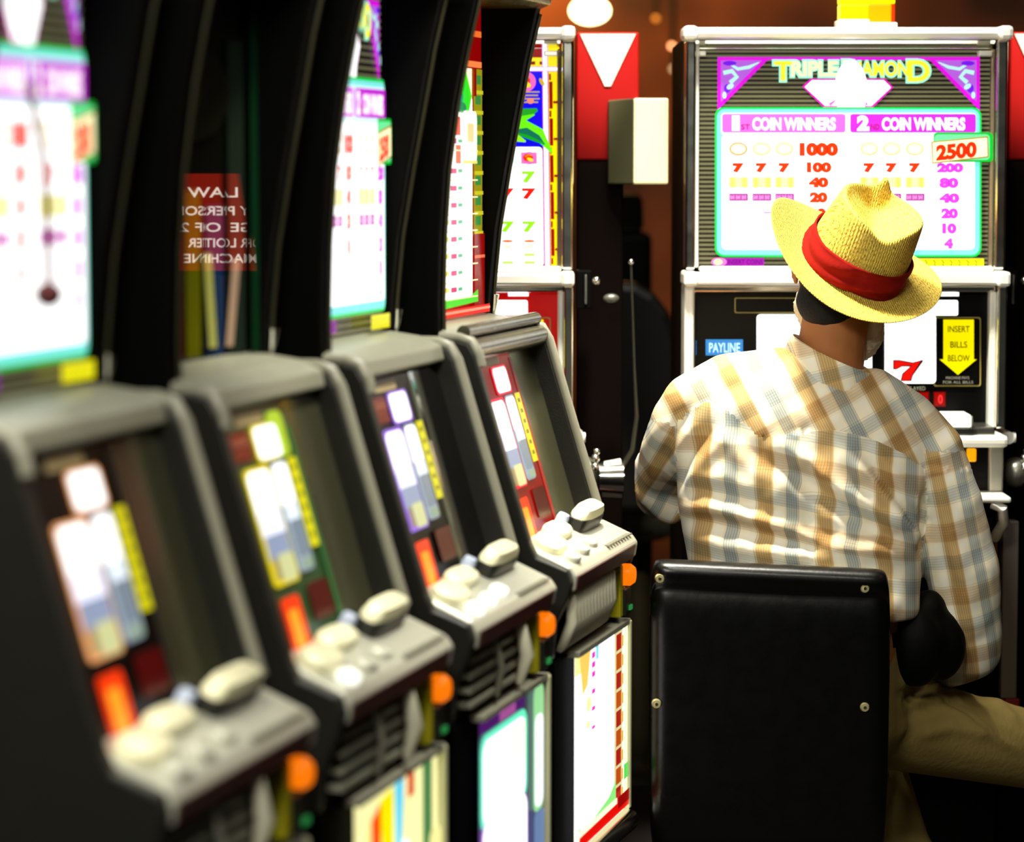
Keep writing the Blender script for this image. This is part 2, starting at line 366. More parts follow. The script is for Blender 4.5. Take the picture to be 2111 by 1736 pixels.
def reel_art(a, th):
    """slanted play panel (sheet 0..100 x 0..100)"""
    L = E
    bgc = {'red': L('a00606', .5), 'black': BLACK_IN, 'green': mat('green_glass_edge', '30502c', .3)}[th['bg']]
    a.rect(0, 0, 66, 100, bgc); a.rect(66, 0, 100, 100, MIRR if th['mirror'] else GLOSS)
    a.rect(64, 4, 67.5, 98, mat('divider_'+th['div'], th['div'], .4))
    a.rrect(24, 2, 48, 6, 1, mat('label_peach', 'c8b080', .4))
    if th['patch']: a.rect(14, 8, 32, 20, L('7a0606', .55)); a.text('WARNING', 16, 10, 31, 14, L('c87858', .5), .02); a.text('NOTICE', 16, 15, 29, 19, L('a85838', .5), .02)
    g = th['glow']
    b = a.n; op = a.pl; a.pl = lambda x, y, k: op(16+x*.76, y, k)
    a.rrect(23, 7, 52, 22, 3, L(g, 1.0)); a.rrect(25, 8, 50, 21, 3, W3)
    a.rrect(2, 23, 31, 70, 3, L(g, .9)); a.rrect(4, 24.5, 29, 46, 4, W3); a.rrect(4, 40, 29, 52, 2, L('e8ecff', 1.2)); a.rrect(4, 50, 29, 60, 1, L('9aa8c8', .8)); a.rrect(12, 58, 28, 69, 2, L('d8dca0', .85)); a.rrect(5, 59, 11, 68, 1, L('b0a070', .6))
    a.n = b+1
    a.rrect(33, 23, 51, 68, 3, L('a8b8c8', .75)); a.rrect(34, 24, 50, 42, 3, W3); a.rrect(35, 40, 50, 48, 2, L('e0ecf8', 1.1)); a.rrect(36, 47, 49, 62, 1, L('8898a8', .7)); a.rrect(36, 63, 49, 67, 1, L('a0b8a0', .7))
    a.n = b+1; a.rect(53, 23, 63, 60, L('e4dc10', .85))
    for q in range(6): a.n = b+2; a.rect(56, 26+q*5.6, 60, 28+q*5.6, ink('6a6400'))
    a.n = b+1; a.rrect(4, 75, 24, 98, 2, L('ff3a0a', .95)); a.rrect(8, 80, 19, 95, 2, L('ff9a20', 1.1))
    a.n = b+1; a.rrect(36, 73, 60, 88, 2, L('5c0606', .5))
    a.n = b+1
    if th['green']: a.rect(63, 10, 67, 100, L('3a8040', .5)); a.rrect(42, 3, 60, 22, 4, L('b8d830', .8)); a.rrect(25, 8, 50, 21, 3, W3)

def row_machine(k, loc, th, label):
    root = empty('slot_machine', loc, label, 'slot machine', PI/2-R_ANG, None)
    N, Fr = -WD, 0.0
    Y = lambda D: -D
    def prof(ps): return [(-d, z) for d, z in ps]
    b = MB(); b.box(N+.02, Fr-.02, .28, .62, 0, 1.236, SIDE); b.box(N+.03, Fr-.03, .275+th['tilt'], .62, 1.24, 1.77, SIDE); b.build('cabinet', root, bevel=.003)
    # lower wings either side of the play panel
    wing = [(-.30, 1.236), (-.175, 1.236), (-.158, 1.232), (-.148, 1.215), (-.060, .925), (-.050, .905), (.0, .886), (.006, .865), (.0, .842), (-.02, .80), (-.025, .745), (-.30, .745)]
    for x0, x1 in ((N, N+.022), (Fr-.022, Fr)):
        b = MB(); b.prism(prof(wing), x0, x1, BLK); w_ = b.build('side_wing', root, bevel=.003)
        r = MB(); xm = (x0+x1)/2
        ps = [(-.26, 1.242), (-.175, 1.242), (-.156, 1.236), (-.144, 1.216)]+([(-.10, 1.07), (-.056, .927)] if x0 > -.2 else [(-.140, 1.198)])
        r.tube([(xm, -d, z) for d, z in ps], .0085, RIM, 8); r.build('edge_trim', w_, smooth=True)
    # cap above the play panel
    b = MB(); b.prism(prof([(-.27, 1.262), (-.20, 1.252), (-.165, 1.238), (-.16, 1.215), (-.19, 1.205), (-.27, 1.205)]), N+.02, Fr-.02, GREY); b.build('cap', root, bevel=.004)
    if th['chromebar']:
        b = MB(); b.tube([(N+.01, .160, 1.222), (Fr-.004, .160, 1.222)], .017, STEEL, 14); b.tube([(N+.01, .168, 1.250), (Fr-.01, .168, 1.250)], .011, STEEL, 12); b.build('cap_rail', root, smooth=True)
    # play panel
    a = Art(panel_place(N+.022, Fr-.022, (.176, 1.206), (.088, .905), (0, 100), (0, 100)))
    reel_art(a, th); pp = a.mb.build('play_panel', root)
    # button deck
    b = MB(); b.prism(prof([(-.12, .925), (-.065, .918), (.0, .889), (.010, .875), (.006, .850), (-.12, .850)]), N+.023, Fr-.003, DECK); dk = b.build('button_deck', root, bevel=.004)
    b = MB(); b.prism([(-.0115, .874), (-.0075, .851), (-.005, .851), (-.009, .874)], N+.03, Fr-.03, mat('dark_red_lip', '4a2020', .4)); b.build('lip_strip', dk)
    sl = math.atan2(.029, .065)
    def btn(x, D, sx, sy, h, m, name='button', n=6):
        z0 = .918-(D+.065)*.446
        b = MB(); vs = []
        rings = []
        for hh, sc in ((-.004, 1), (h*.7, 1), (h, .82)):
            ring = []
            for q in range(24):
                t = 2*PI*q/24; c, s_ = math.cos(t), math.sin(t); e = 2/n
                px = math.copysign(abs(c)**e, c)*sx*sc; py = math.copysign(abs(s_)**e, s_)*sy*sc
                ring.append(Vector((x+px, -D+py*math.cos(sl)-hh*math.sin(sl), z0+py*math.sin(sl)+hh*math.cos(sl))))
            rings.append(ring)
        b.loft(rings, m); return b.build(name, dk, smooth=True)
    btn(N+.085, -.050, .046, .025, .014, CREAM, n=2.4); btn(N+.190, -.066, .054, .020, .014, CREAM, n=2.6)
    btn(N+.345, -.060, .072, .018, .026, mat('button_base', '20201c', .4), 'button_base', 5)
    b2 = btn(N+.345, -.060, .070, .017, .036, CREAM, n=4)
    btn(N+.262, -.078, .012, .010, .02, mat('pale_blue_key', 'c8d4f0', .3), n=3)
    lampm = W1 if th['lamps'] else mat('clear_key', 'c8c8b8', .2)
    btn(N+.075, -.012, .022, .014, .010, lampm, n=2.2); btn(N+.155, -.016, .022, .013, .010, lampm if th['lamps'] > 1 else mat('clear_key', 'c8c8b8', .2), n=2.2); btn(N+.235, -.022, .022, .013, .008, lampm if th['lamps'] > 1 else mat('clear_key', 'c8c8b8', .2), n=2.4)
    b = MB()
    for q in range(9): b.box(N+.27+q*.019, N+.283+q*.019, -.004, .006, .890, .8925, RIM)
    b.build('label_strip', dk)
    # front below the deck
    b = MB(); b.box(N+.022, Fr-.003, .03, .28, .745, .85, SIDE); fb = b.build('lower_front', root, bevel=.002)
    if th['ribs']:
        b = MB()
        for q in range(13):
            x = N+.05+q*.022; b.tube([(x, .006, .845), (x, .004, .80), (x+.004, .018, .765), (x+.006, .028, .752)], [.009, .010, .009, .005], mat('pale_ribs', 'd4d0b8', .4), 8)
        b.build('coin_tray_ribs', fb, smooth=True)
    else:
        b = MB()
        for q in range(4): b.box(N+.05, Fr-.13, .010, .03, .762+q*.020, .770+q*.020, GREY)
        b.build('vent_grille', fb, bevel=.001)
        b = MB(); b.tube([(Fr-.17, .004, .845), (Fr-.17, -.006, .80), (Fr-.165, .006, .757)], [.009, .011, .006], mat('pale_ribs', 'd4d0b8', .4), 8)
        b.build('tray_bracket', fb, smooth=True); b = MB()
        b.tube([(Fr-.30, .006, .842), (Fr-.285, .0, .80), (Fr-.27, .012, .757)], .005, RIM, 8); b.build('tray_bracket', fb, smooth=True)
    b = MB(); b.tube([(Fr-.028, .034, .822), (Fr-.028, -.002, .822), (Fr-.028, -.010, .822)], [.019, .019, .013], E('ff7a08', .95), 14); b.build('orange_lamp', root, smooth=True)
    b = MB(); b.box(Fr-.075, Fr-.055, .004, .03, .755, .842, mat('yellow_sticker', 'a8a018', .4)); b.box(Fr-.05, Fr-.012, .0, .03, .755, .80, BLK); b.build('bill_slot', root, bevel=.002)
    b = MB(); b.box(Fr-.03, Fr-.012, -.003, .0, .762, .77, E('30a050', .5)); b.build('indicator', root)
    # belly door
    b = MB(); b.box(N+.003, Fr-.003, .022, .28, .0, .742, mat('matte_black_door', '030303', .85, spec=.04)); b.build('belly_door', root, bevel=.004)
    b = MB(); b.tube([(N+.1, .004, .400), (Fr-.01, .004, .400)], .019, CHR, 12); b.build('foot_rail', root, smooth=True)
    a = Art(panel_place(N+.095, Fr-.012, (.012, .735), (.012, .418), (0, 100), (0, 100), .0006)); th['belly'](a); a.mb.build('belly_glass', root)
    b = MB(); b.box(Fr-.012, Fr-.002, .0, .03, .42, .742, mat('pale_edge_trim', 'c8c8a0', .4)); b.box(N+.092, Fr-.002, .002, .03, .735, .745, RIM); b.build('belly_frame', root, bevel=.002)
    # top box walls
    near = [(1.218, -.206), (1.30, -.207), (1.40, -.204), (1.50, -.197), (1.60, -.183), (1.68, -.167), (1.76, -.148), (1.80, -.138)]
    far = [(1.250, -.246), (1.31, -.242), (1.40, -.233), (1.50, -.216), (1.60, -.197), (1.68, -.182), (1.76, -.163), (1.79, -.155)]
    for x0, x1, pts in ((N, N+.032, near), (Fr-.034, Fr, far)):
        b = MB(); b.prism([(-d, z) for z, d in pts]+[(.30, pts[-1][0]), (.30, pts[0][0])], x0, x1, SIDE); wl = b.build('top_side_wall', root, bevel=.003)
        b = MB(); xe = x1-.004; b.tube([(xe, -d-.002, z) for z, d in pts[:-1]], .0032, DARKM, 6); b.build('edge_strip', wl, smooth=True)
    b = MB(); b.tube([(Fr-.004, .2435, 1.255), (Fr-.004, .2400, 1.290)], [.004, .008], CHR, 8); b.build('trim_clip', wl, smooth=True)
    b = MB(); b.prism(prof([(-.60, 1.80), (-.16, 1.80), (-.142, 1.792), (-.142, 1.776), (-.16, 1.768), (-.60, 1.768)]), N+.004, Fr, BRASS); b.build('top_cap', root, bevel=.004)
    pf = panel_place(N+.034, Fr-.036, (.256, 1.768), (.256, 1.262), th['sx'], th['sy'], .0006); tl = th['tilt']
    a = Art(lambda x, y, k: (lambda v: Vector((v.x, v.y+tl*(Fr-.036-v.x)/(WD-.07), v.z)))(pf(x, y, k))); th['top'](a); a.mb.build('pay_glass', root)
    if th['knob']:
        b = MB(); b.tube([(-.30, .20, 1.59), (-.305, .18, 1.50), (-.322, .17, 1.385)], .0035, mat('dark_cord', '5a2018', .5), 6)
        c = b.build('pull_lever', root, smooth=True)
        b = MB(); b.ball((-.324, .17, 1.372), (.016, .014, .013), mat('dark_red_knob', '500410', .35)); b.build('knob', c, smooth=True)
    return root

def belly_blank(a, c1='ffffff'):
    a.rect(0, 0, 100, 100, W3)
def belly_a(a):      # white with red brick border
    L = E
    a.rect(0, 0, 100, 100, W3); a.rect(0, 0, 18, 10, L('fff0a0', 1.1)); a.poly([(8, 2), (30, 0), (24, 18), (14, 22)], L('ffd060', 1.05))
    for y in (3, 8, 13, 22, 31, 41): a.n = 3; a.rect(31, y, 38, y+3.4-(y*.04), L('f838c8', .95))
    a.rect(38, 0, 44, 8, L('90e8f8', 1)); a.ell(24, 28, 5, 4, L('fff0a0', 1.1)); a.ell(22, 38, 4, 2, L('fff0a0', 1.1))
    a.rect(74, 0, 92, 92, L('e8e0a0', .9))
    for i in range(9): a.n = 8; a.rect(77, 2+i*10.2, 88, 10.6+i*10.2, L('b81008', .8) if i % 2 == 0 else L('c8500c', .85)); a.rect(88, 4+i*10.2, 92, 10+i*10.2, L('e8b030', .9))
    a.rect(92, 0, 100, 90, L('f4f4d0', 1.1)); a.rect(92, 74, 100, 82, L('50e050', .9))
    a.poly([(0, 86), (10, 90), (60, 84), (74, 78), (74, 90), (0, 94)], L('90f080', 1.0)); a.rect(0, 88, 76, 92, L('fffad0', 1.2)); a.rect(0, 91, 100, 97, L('f00c04', .9)); a.rect(0, 97, 100, 100, L('f4e8b0', .9)); a.rect(76, 88, 100, 94, L('b00808', .7))
def belly_b(a):      # cyan edged white tables
    L = E
    a.rect(0, 0, 100, 100, mat('belly_violet_grey', '4a4068', .3, em='4a4068', es=.4)); a.rect(0, 0, 70, 6, L('602080', .6)); a.rect(30, 0, 55, 6, L('c060b0', .7))
    a.rrect(0, 7, 73, 50, 8, L('70f8c8', 1)); a.rrect(4, 10, 69, 48, 7, W3); a.rect(50, 12, 68, 30, L('fff8d0', 1.5))
    a.rrect(0, 46, 72, 104, 8, L('c080f0', .9)); a.rrect(2, 46, 70, 104, 8, W3)
    a.rrect(80, 0, 97, 60, 5, L('a0e8a0', .9)); a.rrect(82, 14, 96, 58, 5, L('f0f0ff', 1.3)); a.rrect(80, 60, 97, 100, 3, L('7898c8', .7))
def belly_c(a):      # yellow, red and blue flames
    L = E
    a.rect(0, 0, 100, 100, L('fff8b0', 1.05)); a.poly([(0, 30), (20, 5), (20, 100), (0, 100)], L('ffe890', 1.1))
    a.poly([(18, 10), (30, 4), (28, 60), (34, 92), (22, 80)], L('ff5008', .95)); a.poly([(28, 4), (44, 2), (42, 60), (34, 70)], L('ffec00', 1)); a.poly([(44, 2), (56, 0), (52, 34), (48, 56)], L('60d8f8', 1))
    a.ell(56, 40, 9, 14, L('fffff0', 1.5)); a.ell(66, 70, 12, 22, L('fffff0', 1.5)); a.poly([(0, 92), (40, 86), (60, 100), (0, 104)], L('ffe010', 1))
    a.rect(58, 0, 66, 10, L('e05020', .9)); a.rect(76, 0, 88, 74, L('5a9858', .7)); a.rrect(84, 30, 99, 104, 5, L('f8f4a0', 1)); a.rect(92, 76, 99, 100, L('e0a060', .9))

TD = ((1345, 2045), (100, 555)); U = ((0, 100), (0, 100))
base = P0
themes = [
 dict(bg='black', mirror=1, div='303028', patch=0, glow='ffb070', green=0, chromebar=0, lamps=0, ribs=0, belly=belly_b, top=diamond_art, sx=TD[0], sy=TD[1], knob=1),
 dict(bg='green', mirror=1, div='405838', patch=1, glow='f8e000', green=1, chromebar=0, lamps=1, ribs=0, belly=belly_c, top=dark_art, sx=U[0], sy=U[1], knob=0),
 dict(bg='black', mirror=0, div='505848', patch=1, glow='a070f0', green=0, chromebar=0, lamps=2, ribs=0, belly=belly_b, top=diamond_art, sx=TD[0], sy=TD[1], knob=0),
 dict(bg='red', mirror=1, div='901010', patch=0, glow='ff1838', green=0, chromebar=1, lamps=0, ribs=1, belly=belly_a, top=plume_art, sx=U[0], sy=U[1], knob=0)]
labs = ['nearest slot machine of the left row, cut by the left edge, diamond pay glass',
        'black slot machine in the left row with a dark unlit pay glass mirroring red notice',
        'black slot machine in the left row with diamond pay glass and violet lit reels',
        'farthest slot machine of the left row, red pay glass with green plume']
TILT = .070
for k in range(4):
    themes[k]['tilt'] = TILT if k == 1 else 0
    row_machine(k, P0-rv*PITCH*(3-k), themes[k], labs[k])
# ------------------------------------------------------------------ frontal bank of upright machines
YF = 5.6
KX = 888/1071.
def frontal_machine(dx, label, theme):
    """outer frame drawn from 1405..2078 px on the plane Y=5.6, whole machine shifted dx metres"""
    ox = P(1740, 500, YF).x
    root = empty('slot_machine', (ox+dx, YF, 0), label, 'slot machine')
    def q(px, py): v = P(px, py, YF); return v.x-ox, v.z
    def fb(b, x0, y0, x1, y1, yf, yb, m):
        a_, z1 = q(x0, (y0+y1)/2); c_, _ = q(x1, (y0+y1)/2); z1 = q(x0, y0)[1]; z0 = q(x0, y1)[1]; b.box(a_, c_, yf, yb, z0, z1, m)
    def part(name, boxes, parent=root, bevel=.003, smooth=False):
        b = MB()
        for t in boxes: fb(b, *t)
        return b.build(name, parent, bevel=bevel)
    def bar(name, pts, r, m, parent=root):       # pts (px,py,ylocal)
        b = MB(); b.tube([(q(x, y)[0], d, q(x, y)[1]) for x, y, d in pts], r, m, 12); return b.build(name, parent, smooth=True)
    zt = q(1740, 60)[1]
    b = MB(); b.box(-.305, .305, .04, .50, .62, zt-.012, SIDE); b.box(-.31, .31, .02, .52, 0, .63, SIDE); b.build('cabinet', root, bevel=.004)
    # top box frame
    tb = part('top_bar', [(1412, 58, 2074, 82, -.045, .05, ALU)], bevel=.010)
    part('end_cap', [(1405, 55, 1436, 84, -.055, .05, ALU)], tb, .008); part('end_cap', [(2050, 55, 2081, 84, -.055, .05, ALU)], tb, .008)
    part('side_post', [(1413, 82, 1433, 556, -.012, .06, CHR), (1432, 90, 1441, 552, .0, .03, ALU)], bevel=.006)
    part('side_post', [(2050, 82, 2074, 556, -.012, .06, CHR), (2040, 100, 2050, 556, .0, .03, mat('brownish_chrome', 'a89880', .25, metal=.9))], bevel=.006)
    b = MB(); x0, z0 = q(1434, 104); x1, z1 = q(2050, 84)
    b.prism([(-.01, z1), (-.004, (z0*.3+z1*.7)), (.012, (z0*.7+z1*.3)), (.018, z0), (.04, z0), (.04, z1)], x0, x1, CHR); b.build('inner_strip', root)
    for sx in (1441, 2016):
        part('corner_clip', [(sx, 105, sx+(14 if sx < 1500 else 28), 116, -.012, .012, ALU)], bevel=.002)
    # pay glass
    pm = MB(); fb(pm, 1440, 100, 2045, 556, .016, .04, BLACK_IN)
    sgx = theme['sheet_shift']
    a = Art(lambda x, y, k: Vector((q(x+sgx, y)[0], .015-.0006*k, q(x+sgx, y)[1]))); theme['art'](a)
    pg = a.mb.build('pay_glass', root); pm.build('backing', pg)
    # middle rail
    mr = part('middle_rail', [(1412, 561, 2066, 586, -.06, .04, ALU), (1441, 549, 2046, 560, -.02, .04, ALU)], bevel=.008)
    part('end_cap', [(1405, 558, 1434, 588, -.07, .04, ALU)], mr, .006); part('end_cap', [(2044, 558, 2072, 588, -.07, .04, ALU)], mr, .006)
    # reel window frame
    part('window_frame', [(1407, 588, 1427, 892, -.045, .05, ALU), (1427, 600, 1434, 880, -.01, .05, CHR), (2036, 600, 2049, 884, -.02, .05, ALU), (2049, 588, 2068, 880, -.04, .05, CHR), (1427, 588, 2050, 602, -.015, .05, CHR)], bevel=.005)
    rp = part('reel_panel', [(1432, 600, 2037, 888, .010, .05, theme['face'])], bevel=.001)
    a = Art(lambda x, y, k: Vector((q(x, y)[0], .009-.0008*k, q(x, y)[1])))
    g = mat('gold_line', 'a89850', .35); k2 = BLACK_IN
    def frame(x0, y0, x1, y1, r, w_): a.rrect(x0, y0, x1, y1, r, g); a.rrect(x0+w_, y0+w_, x1-w_, y1-w_, r, theme['inner'])
    frame(1515, 614, 1690, 646, 3, 2)
    a.rect(1936, 598, 1978, 611, W3); a.rrect(1880, 619, 1976, 651, 4, W3)
    if theme['sheet_shift']: a.rrect(1885, 595, 1985, 603, 3, W3)
    else:
        a.rect(1428, 702, 1436, 732, E('2878c8', .9)); a.rect(1455, 700, 1532, 733, E('3a94e0', .9)); a.text('PAYLINE', 1462, 707, 1526, 727, E('c8f0ff', 1.3), .02)
    for x in (1560, 1692, 1824):
        b0 = a.n; a.rrect(x, 648, x+106, 791, 8, W3); a.n = b0+2
        a.poly([(x+17, 742), (x+30, 742), (x+58, 747), (x+77, 742), (x+80, 744), (x+58, 775), (x+55, 786), (x+32, 786), (x+36, 770), (x+52, 756), (x+36, 756), (x+24, 762), (x+17, 762)], ink('281010'))
        a.poly([(x+19, 744), (x+30, 744), (x+57, 749), (x+74, 744), (x+56, 774), (x+53, 784), (x+34, 784), (x+38, 771), (x+56, 753), (x+36, 754), (x+24, 760), (x+19, 760)], E('e81008', .85)); a.n = b0
    a.n = 4; frame(1925, 654, 2023, 797, 5, 2.5)
    a.n = 8; a.poly([(1945, 659), (2008, 659), (2008, 741), (2014, 741), (1975, 773), (1937, 741), (1945, 741)] if not theme['sheet_shift'] else [(1945, 659), (2008, 659), (2008, 760), (1945, 760)], E('fff000', .95))
    for t, y in (('INSERT', 672), ('BILLS', 704), ('BELOW', 732)):
        a.n = 10; a.text(t, 1954 if t != 'BILLS' else 1959, y, 1999 if t != 'BILLS' else 1994, y+13, ink('383000'), .01)
    a.text('MACHINE PAYS', 1950, 776, 1998, 782, mat('grey_print', '909080', .5), .0); a.text('FOR ALL BILLS', 1944, 785, 2006, 791, mat('grey_print', '909080', .5), .0)
    a.n = 6; a.text('COINS PLAYED', 1838, 797, 1908, 805, mat('grey_print', '909080', .5), .0)
    for x0, x1 in ((1835, 1852), (1863, 1916), (1925, 1950)): a.n = 5; a.rect(x0, 808, x1, 839, E('7a0402', .6)); a.rect(x0+2, 810, x1-2, 837, E('a80804', .6))
    a.text('0', 1934, 814, 1944, 833, E('ff3030', 1), .04)
    a.mb.build('reel_window', rp)
    # lower rail, deck, tray
    part('lower_rail', [(1420, 888, 2060, 912, -.11, .04, ALU)], bevel=.008)
    part('button_deck', [(1440, 872, 2036, 890, -.09, .04, mat('smoked_steel', '60605c', .25, metal=.8))], bevel=.004)
    for x in (1560, 1660, 1930): part('button', [(x, 845, x+53, 871, -.11, -.03, E('fffff0', 1.2)), (x+53, 848, x+58, 875, -.105, -.03, CHR)], bevel=.004)
    part('lower_face', [(1424, 912, 2052, 1012, -.05, .04, BLACK_IN)], bevel=.002)
    part('lower_post', [(2028, 912, 2056, 1006, -.07, .0, mat('brushed_grey', 'b0aca0', .35, metal=.6))], bevel=.003)
    part('lower_post', [(1418, 912, 1440, 1006, -.07, .0, mat('brushed_grey', 'b0aca0', .35, metal=.6))], bevel=.003)
    part('orange_lamp', [(1984, 919, 2003, 946, -.06, -.04, E('ffa808', .95))], bevel=.003)
    part('coin_tray', [(1418, 1006, 2056, 1018, -.16, .02, ALU), (1424, 1018, 2050, 1100, -.03, .02, BLACK_IN)], bevel=.004)
    bar('tray_bracket', [(2022, 1022, -.14), (2040, 1030, -.15), (2046, 1060, -.13), (2040, 1100, -.06)], .010, ALU)
    bar('tray_bracket', [(1432, 1022, -.14), (1428, 1050, -.15), (1424, 1080, -.13), (1430, 1100, -.06)], .010, ALU)
    part('vent_grille', [(1424+i*0, 1100+i*8, 1436, 1104+i*8, -.034, .0, GREY) for i in range(8)], bevel=0)
    part('side_panel', [(2066, 1075, 2098, 1440, .0, .04, mat('grey_side_panel', '6a625c', .5))], bevel=.002)
    part('kick_panel', [(2070, 1440, 2100, 1488, -.01, .04, mat('red_kick_panel', '8a0808', .5))], bevel=.002)
    # lever and fittings on the right side
    s = -888 if False else 0
    def wx(px): return px+888               # measured on the left machine, drawn on this sheet
    b = MB()
    def fcyl(b, px, py, y0, y1, r, m): x, z = q(wx(px), py); b.tube([(x, y0, z), (x, y1, z)], r, m, 14)
    part('side_bracket', [(wx(1190), 560, wx(1222), 640, .06, .12, SIDE), (wx(1207), 568, wx(1212), 630, .045, .06, mat('dull_steel', '707068', .35, metal=.7))], bevel=.002)
    b = MB(); x, z = q(wx(1231), 580); b.ball((x, .03, z), .009, CHR); x, z = q(wx(1262), 618); b.ball((x, .05, z), (.016, .01, .010), mat('dull_steel', '707068', .35, metal=.7)); b.build('side_knob', root, smooth=True)
    b = MB(); fcyl(b, 1188, 901, -.02, .05, .012, ALU); x, z = q(wx(1188), 901); b.tube([(x-.004, -.01, z), (x+.014, -.01, z)], .010, ALU, 12)
    for (px, py, r) in ((1226, 930, .007), (1223, 944, .009), (1222, 962, .010)): x, z = q(wx(px), py); b.ball((x, -.01, z), r, CHR)
    x, z = q(wx(1208), 975); b.ball((x, .01, z), (.026, .03, .030), mat('dull_steel', '707068', .35, metal=.7)); b.build('lock_barrel', root, smooth=True)
    b = MB(); x, z = q(wx(1255), 985); b.tube([(x-.022, .01, z), (x+.024, .01, z)], [.030, .034], CHR, 18); b.tube([(x-.012, .0, z+.022), (x+.02, .0, z+.028)], .010, ALU); b.tube([(x-.016, .02, z-.03), (x+.022, .02, z-.032)], .012, CHR)
    b.build('lever_hub', root, smooth=True)
    lv = bar('pull_lever', [(wx(1303), 545, .02), (wx(1305), 640, .02), (wx(1307), 760, .02), (wx(1311), 860, .02), (wx(1302), 930, .02), (wx(1268), 985, .02)], [.0022, .0026, .003, .0045, .006, .008], mat('lever_steel', '4a4a40', .3, metal=.8))
    b = MB(); x, z = q(wx(1303), 541); b.ball((x, .02, z), .0065, CHR); b.build('lever_ball', lv, smooth=True)
    if theme['candle']:
        c = part('candle_lamp', [(1733, 8, 1790, 42, .0, .06, E('fff200', 1.0)), (1790, 8, 1838, 46, .0, .06, E('ffb000', .95)), (1838, 4, 1846, 46, .005, .055, E('ff3808', .9)), (1733, -10, 1846, 8, .0, .06, E('fff200', 1.0))], bevel=.003)
        part('candle_base', [(1728, 40, 1792, 58, -.01, .07, ALU), (1786, 46, 1850, 60, -.005, .065, ALU)], c, .003)
    return root
frontal_machine(0, 'upright slot machine facing the seated person, diamond pay glass, yellow candle lamp on top',
    dict(art=diamond_art, sheet_shift=0, face=BLACK_IN, inner=BLACK_IN, candle=1))
RED = mat('red_face', 'c00806', .3, em='c00806', es=.35)
frontal_machine(-KX, 'upright slot machine partly behind the left row, red face, sevens and green leaves above',
    dict(art=sevens_art, sheet_shift=888-5, face=RED, inner=RED, candle=0))

# ------------------------------------------------------------------ columns, box, background
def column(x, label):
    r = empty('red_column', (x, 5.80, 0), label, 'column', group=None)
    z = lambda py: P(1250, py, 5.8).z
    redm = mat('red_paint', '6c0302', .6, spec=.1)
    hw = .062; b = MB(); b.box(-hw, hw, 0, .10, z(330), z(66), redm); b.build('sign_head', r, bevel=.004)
    b = MB(); b.box(-hw+.002, hw-.03, .004, .09, 0, z(328), mat('shaded_red_paint', '0a0403', .7, spec=.05)); b.build('shaded_lower_column', r, bevel=.004)  # near-black colour stands in for shade on the column's lower part
    b = MB(); zt, zb = z(70), z(178); t = .055
    b.hexa([(-.006, -.004, zb), (.006, -.004, zb), (.006, .0, zb), (-.006, .0, zb), (-t, -.004, zt), (t, -.004, zt), (t, .0, zt), (-t, .0, zt)], mat('white_triangle', 'a89c8c', .5))
    b.build('white_triangle', r)
    return r
cx = P(1253, 120, 5.8).x
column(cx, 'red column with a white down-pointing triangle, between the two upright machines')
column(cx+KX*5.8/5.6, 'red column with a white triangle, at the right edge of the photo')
z = lambda py: P(1300, py, 5.75).z
bxr = empty('junction_box', (P(1320, 300, 5.75).x, 5.72, z(380)), 'cream metal box mounted beside the red column', 'box')
b = MB(); x0 = P(1306, 300, 5.72).x-bxr.location.x; x1 = P(1378, 300, 5.72).x-bxr.location.x
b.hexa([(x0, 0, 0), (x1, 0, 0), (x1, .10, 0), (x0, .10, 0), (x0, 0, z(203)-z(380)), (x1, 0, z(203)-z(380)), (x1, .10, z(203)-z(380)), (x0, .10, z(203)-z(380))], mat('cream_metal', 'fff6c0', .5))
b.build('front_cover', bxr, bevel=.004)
b = MB(); xl = P(1256, 300, 5.72).x-bxr.location.x
b.hexa([(xl, .06, 0), (x0, .005, 0), (x0, .10, 0), (xl, .12, 0), (xl, .06, z(206)-z(380)), (x0, .005, z(203)-z(380)), (x0, .10, z(203)-z(380)), (xl, .12, z(206)-z(380))], mat('shaded_cream_metal', '42422c', .55)); b.build('side_cover', bxr, bevel=.003)  # shade on the box's side is put into this darker colour
# bracket joins the box to the column
b = MB(); b.box(xl-.01, x0+.02, .09, .13, .04, .07, DARKM); b.build('bracket', bxr)

# dark rounded gaming chair further back, between the machines
def far_chair():
    Yc = 7.0
    r = empty('casino_chair', (P(1300, 700, Yc).x, Yc, 0), 'dark chair with rounded black back between the two upright machines, behind the lever', 'chair')
    q = lambda px, py: (P(px, py, Yc).x-r.location.x, P(px, py, Yc).z)
    m = mat('black_vinyl_far', '0a0a08', .5, spec=.3)
    out = [(1215, 620), (1235, 592), (1270, 580), (1312, 584), (1350, 606), (1380, 645), (1400, 705), (1408, 780), (1410, 900), (1406, 1060), (1215, 1060)]
    pts = [q(*p) for p in out]; b = MB(); n = len(pts)
    for (y0, y1) in ((0, .09),):
        vs = [(x, y0, z_) for x, z_ in pts]+[(x, y1, z_) for x, z_ in pts]
        b.add(vs, [list(range(n)), [i+n for i in range(n)][::-1]]+[(i, i+n, (i+1) % n+n, (i+1) % n) for i in range(n)], m)
    b.build('backrest', r, bevel=.02)
    x, z_ = q(1325, 1102)
    b = MB(); b.ball((x, .22, z_+.03), (.13, .16, .075), mat('grey_green_vinyl', 'a4a68c', .5), 24, 12); b.build('seat', r, smooth=True)
    b = MB(); b.tube([(x, .22, .03), (x, .22, z_)], .035, DARKM); b.tube([(x, .22, 0), (x, .22, .03)], [.2, .17], DARKM, 24); b.build('pedestal', r, smooth=True)
    b = MB(); b.box(x-.03, x+.03, .08, .14, z_-.01, z_+.2, DARKM); b.build('back_support', r)
far_chair()
